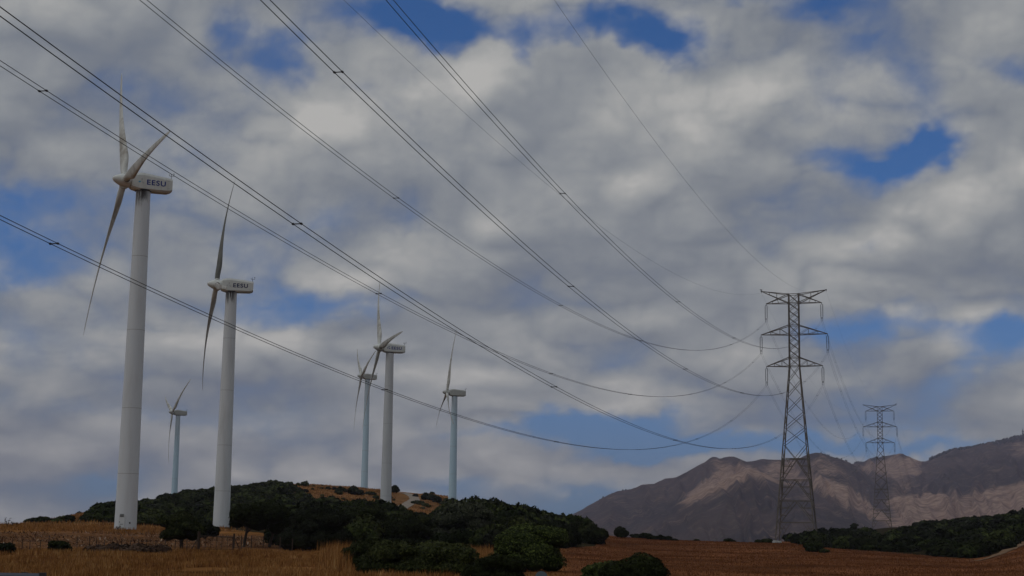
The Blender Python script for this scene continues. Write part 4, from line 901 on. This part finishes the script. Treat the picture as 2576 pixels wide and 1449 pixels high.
tree(908, 1436, 94, pxw(110, 94), 1.7, 'rounded dark bush at the right end of the golden grass', M_LEAF, 412, .0, nl=9000, ls=.065, name='bush', cat='bush', skirt=True)
tree(972, 1462, 81, pxw(160, 81), 1.75, 'low dark bush between the rounded bush by the grass and the wide bush', M_LEAF, 413, .0, nl=12000, ls=.065, name='bush', cat='bush', skirt=True)
tree(1092, 1466, 80, pxw(225, 80), 1.8, 'wide dark green bush at the bottom, left of the big round bush', M_LEAF, 414, .0, nl=17000, ls=.065, name='bush', cat='bush', lobes=20, skirt=True)
tree(1238, 1478, 74, pxw(170, 74), 1.15, 'low dark bush along the bottom edge before the big round bush', M_LEAF, 415, .0, nl=11000, ls=.06, name='bush', cat='bush', skirt=True)
tree(1515, 1478, 74, pxw(120, 74), 1.0, 'small green bush at the bottom edge right of the marker post', M_LEAF_GREEN, 416, .0, nl=8000, ls=.06, name='bush', cat='bush', skirt=True)
tree(1600, 1480, 72, pxw(190, 72), 1.25, 'low wide dark bush at the bottom edge on the russet field', M_LEAF, 417, .0, nl=13000, ls=.06, name='bush', cat='bush', skirt=True)
tree(150, 1394, 122, pxw(64, 122), .95, 'small dark green bush at the wire fence on the left', M_LEAF, 418, .0, nl=4000, ls=.07, name='bush', cat='bush', skirt=True)
tree(8, 1400, 122, pxw(66, 122), .9, 'small dark bush cut by the left edge at the fence', M_LEAF, 419, .0, nl=4000, ls=.07, name='bush', cat='bush', skirt=True)
tree(2149, 1331, 560, 3.1, 3.4, 'lone small tree on the skyline between the two pylons', M_LEAF, 420, 1.0, nl=3500, ls=.16)
for i, (px, py, w) in enumerate([(255, 1392, 90), (330, 1394, 110), (400, 1393, 70)]):
    a = at(px, py, 124); x, y = a[0], a[1]; V, Fq, rd = crown(500 + i, shrub_blobs(np.random.default_rng(60 + i), 1.0, .5, 7), 1800, .10, core=.6)
    o = link('dry_bush', quadmesh('dry_bush', V, Fq, rd), mat('brown_twigs_%s' % 'abc'[i], (.07, .038, .02), .9)); o.location = (x, y, G1(x, y) - .1); s = pxw(w, 124) / 2; o.scale = (s, s, 1.3)
    tag(o, ['brown dried bush by the fence, nearest to the dark green fence bush', 'widest brown dried bush by the fence below the biggest turbine', 'brown dried bush by the fence just left of the gate tree'][i], 'bush')

# trees along the far mountain ridges: a wood that reads as one fringe
def ridge_forest():
    V, Fq, rr, off = [], [], [], 0; iv, if_ = ico(); r_ = np.random.default_rng(9); n = 0
    def one(x, y, s):
        nonlocal off; c = iv * [s * .5, s * .5, s * r_.uniform(.6, 1.1)] * (1 + .3 * (r_.uniform(size=(len(iv), 1)) - .5)); V.append(c + [x, y, float(mz(np.array([x]), np.array([y]))[0]) + s * .35]); Fq.append(if_ + off); off += len(iv)
    for x0, x1, cnt, s0, s1 in ((2150, 2205, 60, 5, 9), (2205, 2225, 14, 3, 6), (2335, 2620, 620, 5, 10), (2620, 3000, 300, 5, 10), (2060, 2130, 10, 3, 5), (1500, 1600, 5, 3, 6)):
        for px in r_.uniform(x0, x1, cnt):
            a = math.atan2(*ray(px, 1150)[:2]); Y = (7000 if px > 2140 else 5400) - abs(r_.normal(0, 70)); one(math.tan(a) * Y, Y, r_.uniform(s0, s1))
    return np.concatenate(V), np.concatenate(Fq)
V, Fq = ridge_forest(); o = link('ridge_forest', mesh_np('ridge_forest', V, Fq), mat('far_pine', (.02, .028, .02), .9)); tag(o, 'dark fringe of far pine trees along the mountain skyline', 'forest', kind='stuff')
a = math.atan2(*ray(2573, 1090)[:2]); mx_, my_ = math.tan(a) * 6990., 6990.; m = MB(); zt = float(mz(np.array([mx_]), np.array([my_]))[0])
m.tube([(0, 0, -5), (0, 0, 20), (0, 0, 36)], [3.0, 2.0, .8], 6); m.box((0, 0, 22), (7, 7, 5)); m.box((0, 0, 14), (6, 6, 3)); o = m.build('radio_mast', M_DARK); o.location = (mx_, my_, zt); tag(o, 'tiny radio mast on the far mountain skyline at the right edge', 'mast')

# ------------------------------------------------------------------ grass
def blades(name, x, y, hgt, wid, material, seed, lean=.35, lift=0.0):
    r_ = np.random.default_rng(seed); n = len(x); z = ground(x, y) - .04 + lift; a = r_.uniform(0, 2 * math.pi, n); q = r_.uniform(0, 2 * math.pi, n); ln = r_.uniform(0, lean, n) * hgt
    dx, dy = np.cos(a) * wid / 2, np.sin(a) * wid / 2
    V = np.stack([np.stack([x - dx, y - dy, z], -1), np.stack([x + dx, y + dy, z], -1), np.stack([x + np.cos(q) * ln, y + np.sin(q) * ln, z + hgt], -1)], 1).reshape(-1, 3)
    return link(name, mesh_np(name, V, np.arange(3 * n).reshape(n, 3), False, {'rnd': np.repeat(r_.uniform(0, 1, n), 3)}), material)
def area(n, px0, px1, d0, d1, test):
    r_ = np.random.default_rng(int(px0 + 3000 + d0 * 7)); px = r_.uniform(px0, px1, n); d = np.sqrt(r_.uniform(d0 ** 2, d1 ** 2, n)); a = np.interp(px, XS, AZ); x, y = np.sin(a) * d, np.cos(a) * d
    p = proj(np.stack([x, y, ground(x, y)], -1)); m = test(p[:, 0], p[:, 1], d, x, y); return x[m], y[m], d[m]
r_ = np.random.default_rng(77)
x, y, d = area(210000, -120, 1250, 58, 135, lambda px, py, d, x, y: (py > 1380) & (fbm(x / 5., y / 5., 3, 71) + .6 * fbm(x / 1.1, y / 1.1, 2, 73) > -.10))
k = .75 + 1.1 * (fbm(x / 3.2, y / 3.2, 3, 72) + .1); o = blades('dry_grass', x, y, (.16 + .34 * r_.uniform(0, 1, len(x)) ** 2) * np.clip(k, .4, 1.6), .018 + d * .00042, M_GRASS, 1); tag(o, 'golden dry grass over the near field at the lower left', 'grass', kind='stuff')
x, y, d = area(9000, 690, 900, 84, 135, lambda px, py, d, x, y: (px > 790 + 70 * vnoise(x * 1.7, y * 1.7, 4)) & (px < 885) & (py > 1385))
o = blades('tall_grass', x, y, .5 + .8 * r_.uniform(0, 1, len(x)) ** 2, np.full(len(x), .05), M_GRASS, 2, .25); tag(o, 'taller golden grass clump beside the thicket at the lower centre', 'grass', kind='stuff')
x, y, d = area(6000, 1155, 1240, 92, 128, lambda px, py, d, x, y: (py > 1385))
o = blades('tall_grass', x, y, .4 + .9 * r_.uniform(0, 1, len(x)) ** 2, np.full(len(x), .05), M_GRASS, 3, .3); tag(o, 'bright dry grass tuft left of the big round bush', 'grass', kind='stuff')
x, y, d = area(200000, 1250, 2700, 72, 345, lambda px, py, d, x, y: ~inpoly(px, py, A_BELT) & ~inA(px, py) & (py > 1350) & ~(inpoly(px, py, [(2440, 1418), (2500, 1404), (2600, 1340), (2620, 1350), (2560, 1380), (2500, 1410)])))
o = blades('russet_grass', x, y, .05 + .16 * r_.uniform(0, 1, len(x)) ** 2, .03 + d * .0005, M_GRASS_RED, 4); tag(o, 'russet dry grass over the right-hand field below the pylon', 'grass', kind='stuff')
x, y, d = area(60000, 30, 1180, 240, 660, lambda px, py, d, x, y: (py < 1340) & ~inpoly(px, py, TRK) & offt(x, y, 2) & (~inA(px, py) | (fbm(x / 14., y / 14., 3, 301) < -.1)))
o = blades('hill_grass', x, y, .2 + .5 * r_.uniform(0, 1, len(x)) ** 2, .05 + d * .0005, M_GRASS, 5); tag(o, 'brown dry grass on the open patches of the turbine hill', 'grass', kind='stuff')
x, y, d = area(16000, -120, 420, 196, 232, lambda px, py, d, x, y: offt(x, y, 1.8))
o = blades('weeds', x, y, .12 + .45 * r_.uniform(0, 1, len(x)) ** 2, .07, M_GRASS, 6); tag(o, 'brown weeds along the edge of the ploughed strip by the biggest turbine', 'grass', kind='stuff')
# uprooted stubble and clods on the ploughed strip
x, y, d = area(9000, -120, 720, 128, 205, lambda px, py, d, x, y: inpoly(px, py, A_SOIL) & (fbm(x / 9., y / 4., 3, 81) > -.12)); n = len(x)
r2 = np.random.default_rng(8); a = r2.uniform(0, 6.28, n); L_ = r2.uniform(.1, .45, n); w_ = r2.uniform(.02, .05, n); z = ground(x, y); up_ = r2.uniform(.0, 1, n) ** 3 * .3
c, s0 = np.cos(a), np.sin(a); V = np.stack([np.stack([x - s0 * w_, y + c * w_, z], -1), np.stack([x + s0 * w_, y - c * w_, z + .02], -1), np.stack([x + c * L_ + s0 * w_, y + s0 * L_ - c * w_, z + up_ + .02], -1), np.stack([x + c * L_ - s0 * w_, y + s0 * L_ + c * w_, z + up_ + .05], -1)], 1).reshape(-1, 3)
o = link('stubble', mesh_np('stubble', V, np.arange(4 * n).reshape(n, 4), False, {'rnd': np.repeat(r2.uniform(0, 1, n) ** 1.6, 4)}), M_STRAW); tag(o, 'pale broken stalks strewn over the ploughed strip', 'stubble', kind='stuff')
def weed(px, py, d, h, label, seed):
    a = at(px, py, d); m = MB(); q = np.random.default_rng(seed)
    for i in range(5):
        an = q.uniform(0, 6.28); top = np.array([math.cos(an) * h * .3, math.sin(an) * h * .3, h * q.uniform(.6, 1)]); m.tube([(0, 0, 0), top * .5 + [0, 0, .05], top], [.03, .022, .012], 5)
        for j in range(4):
            k = q.uniform(.4, 1); s_ = sph(1, q)[0] * .16; m.tube([top * k, top * k + s_], [.012, .008], 4); m.box(top * k + s_, (.07, .07, .06))
    o = m.build('thistle', M_POST); o.location = (a[0], a[1], G1(a[0], a[1])); tag(o, label, 'weed')
weed(18, 1324, 214, 1.15, 'tallest dry thistle on the left skyline', 1); weed(33, 1323, 214, .6, 'smaller dry thistle right of the tallest one on the left skyline', 2); weed(41, 1323, 215, .5, 'short dry thistle nearest the dark skyline bushes', 3); weed(296, 1333, 205, .75, 'dry weed in front of the biggest turbine base, left of its door', 4)

# ------------------------------------------------------------------ fence, gate, barrier, marker
FD = 131.0
def fp(px, d=FD):
    a = np.interp(px, XS, AZ); return np.array([math.sin(a) * d, math.cos(a) * d])
posts = [(-60, 1.15), (-30, 1.1), (0, 1.1), (31, 1.05), (55, 1.15), (75, 1.1), (101, 1.1), (121, 1.5), (146, 1.1), (170, 1.05), (194, 1.45), (225, 1.5), (241, 1.15), (262, 1.05), (283, 1.15), (306, 1.25), (327, 1.2), (349, 1.3), (369, 1.2), (391, 1.2), (414, 1.3), (440, 1.2), (470, 1.2), (492, 1.25)]
P0_ = fp(-60); root = empty('wire_fence', (P0_[0], P0_[1], G1(*P0_))); tag(root, 'low rusty wire fence with leaning posts left of the field gate', 'fence')
O = np.array(root.location); r_ = np.random.default_rng(3)
def post(px, h, root, O, w=.032, d=FD):
    h = h * .82
    p = fp(px, d); z = G1(*p); m = MB(); l = r_.uniform(-.06, .06, 2); m.tube([np.array([p[0], p[1], z - .3]) - O, np.array([p[0] + l[0], p[1] + l[1], z + h]) - O], w, 6); m.build('post', M_POST, root); return np.array([p[0] + l[0], p[1] + l[1], z + h])
tops = [post(px, h, root, O) for px, h in posts]
for k in (.25, .5, .75, .98):
    m = MB(); m.tube([np.array([t[0], t[1], G1(t[0], t[1]) * (1 - k) + k * (t[2] - .05)]) - O for t in tops], .006, 4); m.build('wire', M_POST, root)
g0, g1 = fp(500), fp(587); root = empty('field_gate', (g0[0], g0[1], G1(*g0))); tag(root, 'rusty tube field gate between a thick post and a braced post', 'gate'); O = np.array(root.location)
z0 = G1(*g0); H_ = 1.42
def gp(k, h): p = g0 * (1 - k) + g1 * k; return np.array([p[0], p[1], z0 * (1 - k) + G1(*g1) * k + h]) - O
m = MB(); m.tube([gp(-.012, -.3), gp(-.012, 1.65)], .11, 8); m.build('gate_post', M_POST, root); m = MB(); m.tube([gp(1.01, -.3), gp(1.01, 1.5)], .075, 8); m.build('gate_post', M_POST, root)
m = MB(); m.tube([gp(.02, H_ - .12), gp(.98, H_ - .2)], .035, 6); m.tube([gp(.02, .25), gp(.98, .25)], .03, 6); m.tube([gp(.02, .25), gp(.02, H_ - .12)], .03, 6); m.tube([gp(.98, .25), gp(.98, H_ - .2)], .03, 6); m.build('gate_frame', M_POST, root)
for k in (.18, .34, .5, .66, .82):
    m = MB(); m.tube([gp(k, .25), gp(k, H_ - .16)], .02, 5); m.build('gate_bar', M_POST, root)
m = MB(); m.tube([gp(-.24, .1), gp(-.02, 1.2)], .04, 6); m.build('brace', M_POST, root); m = MB(); m.tube([gp(1.2, .1), gp(1.02, 1.2)], .035, 6); m.build('brace', M_POST, root)
root = empty('wire_fence', (g1[0], g1[1], G1(*g1))); tag(root, 'wire fence of thin posts under the wide tree right of the field gate', 'fence'); O = np.array(root.location)
tops = [post(px, h * 1.2, root, O, .04) for px, h in ((588, 1.35), (607, 1.35), (631.5, 1.4), (661, 1.35), (704, 1.3), (735, 1.2))]
for k in (.3, .6, .95):
    m = MB(); m.tube([np.array([t[0], t[1], G1(t[0], t[1]) * (1 - k) + k * (t[2] - .05)]) - O for t in tops], .006, 4); m.build('wire', M_POST, root)
# crash barrier whose end just shows in the lower left corner
M_RAIL = mat('zinc_barrier', (.055, .06, .075), .6)
x1_ = math.sin(np.interp(66, XS, AZ)) * 43; y1_ = 43.; root = empty('crash_barrier', (x1_, y1_, G1(x1_, y1_))); tag(root, 'grey steel crash barrier end in the bottom left corner', 'barrier'); zt = at(40, 1445, 43)[2] - root.location.z
m = MB(); prof = [(0, 0), (.035, -.03), (.08, -.07), (.08, -.11), (.02, -.155), (.08, -.20), (.08, -.24), (.035, -.28), (0, -.31)]
m.loft([[(X, -p[0], zt + p[1]) for p in prof] + [(X, -p[0] + .012, zt + p[1]) for p in prof[::-1]] for X in np.linspace(-9, -.10, 12)]); m.build('rail', M_RAIL, root)
for X in (-.55, -2.5, -4.5, -6.5, -8.5):
    m = MB(); m.box((X, .11, zt / 2 - .12), (.14, .1, zt + .28)); m.build('post', M_DARK, root)
m = MB(); m.box((-.03, -.04, zt - .15), (.16, .12, .34)); m.build('end_cap', M_DARK, root)
pb = at(1362, 1437, 40); zg = G1(pb[0], pb[1]); hh = pb[2] - zg; prof = []
m = MB(); ring_ = []
for t in np.linspace(0, math.pi, 15): ring_.append((.145 * math.cos(t), hh - .125 + .125 * math.sin(t)))
ring_ = [(.145, -.3)] + ring_ + [(-.145, -.3)]
m.loft([[(x, yy, z) for x, z in ring_] for yy in (-.05, .05)]); root = m.build('marker_post', mat('marker_paint', (.10, .14, .16), .6)); root.location = (pb[0], pb[1], zg); tag(root, 'pale round-topped roadside marker post at the bottom edge', 'marker post')
m = MB(); m.box((0, -.056, hh - .32), (.2, .01, .16)); m.build('reflector', mat('reflector', (.25, .08, .03), .3), root)

# ------------------------------------------------------------------ haze
hv = MB(); hv.box((1500, 4500, 240), (14000, 10400, 600)); hz = hv.build('haze', None); hm = bpy.data.materials.new('haze'); hm.use_nodes = True; hm.node_tree.nodes.clear()
t = NT(hm.node_tree); pv = t.node('ShaderNodeVolumePrincipled'); pv.inputs['Color'].default_value = (.78, .72, .92, 1); pv.inputs['Density'].default_value = 6.5e-5; pv.inputs['Anisotropy'].default_value = .2
oo = t.node('ShaderNodeOutputMaterial'); t.link(pv.outputs[0], oo.inputs['Volume']); hz.data.materials.append(hm); tag(hz, 'thin blue summer haze over the valley and mountain', 'haze', kind='stuff')
sc.cycles.volume_bounces = 0
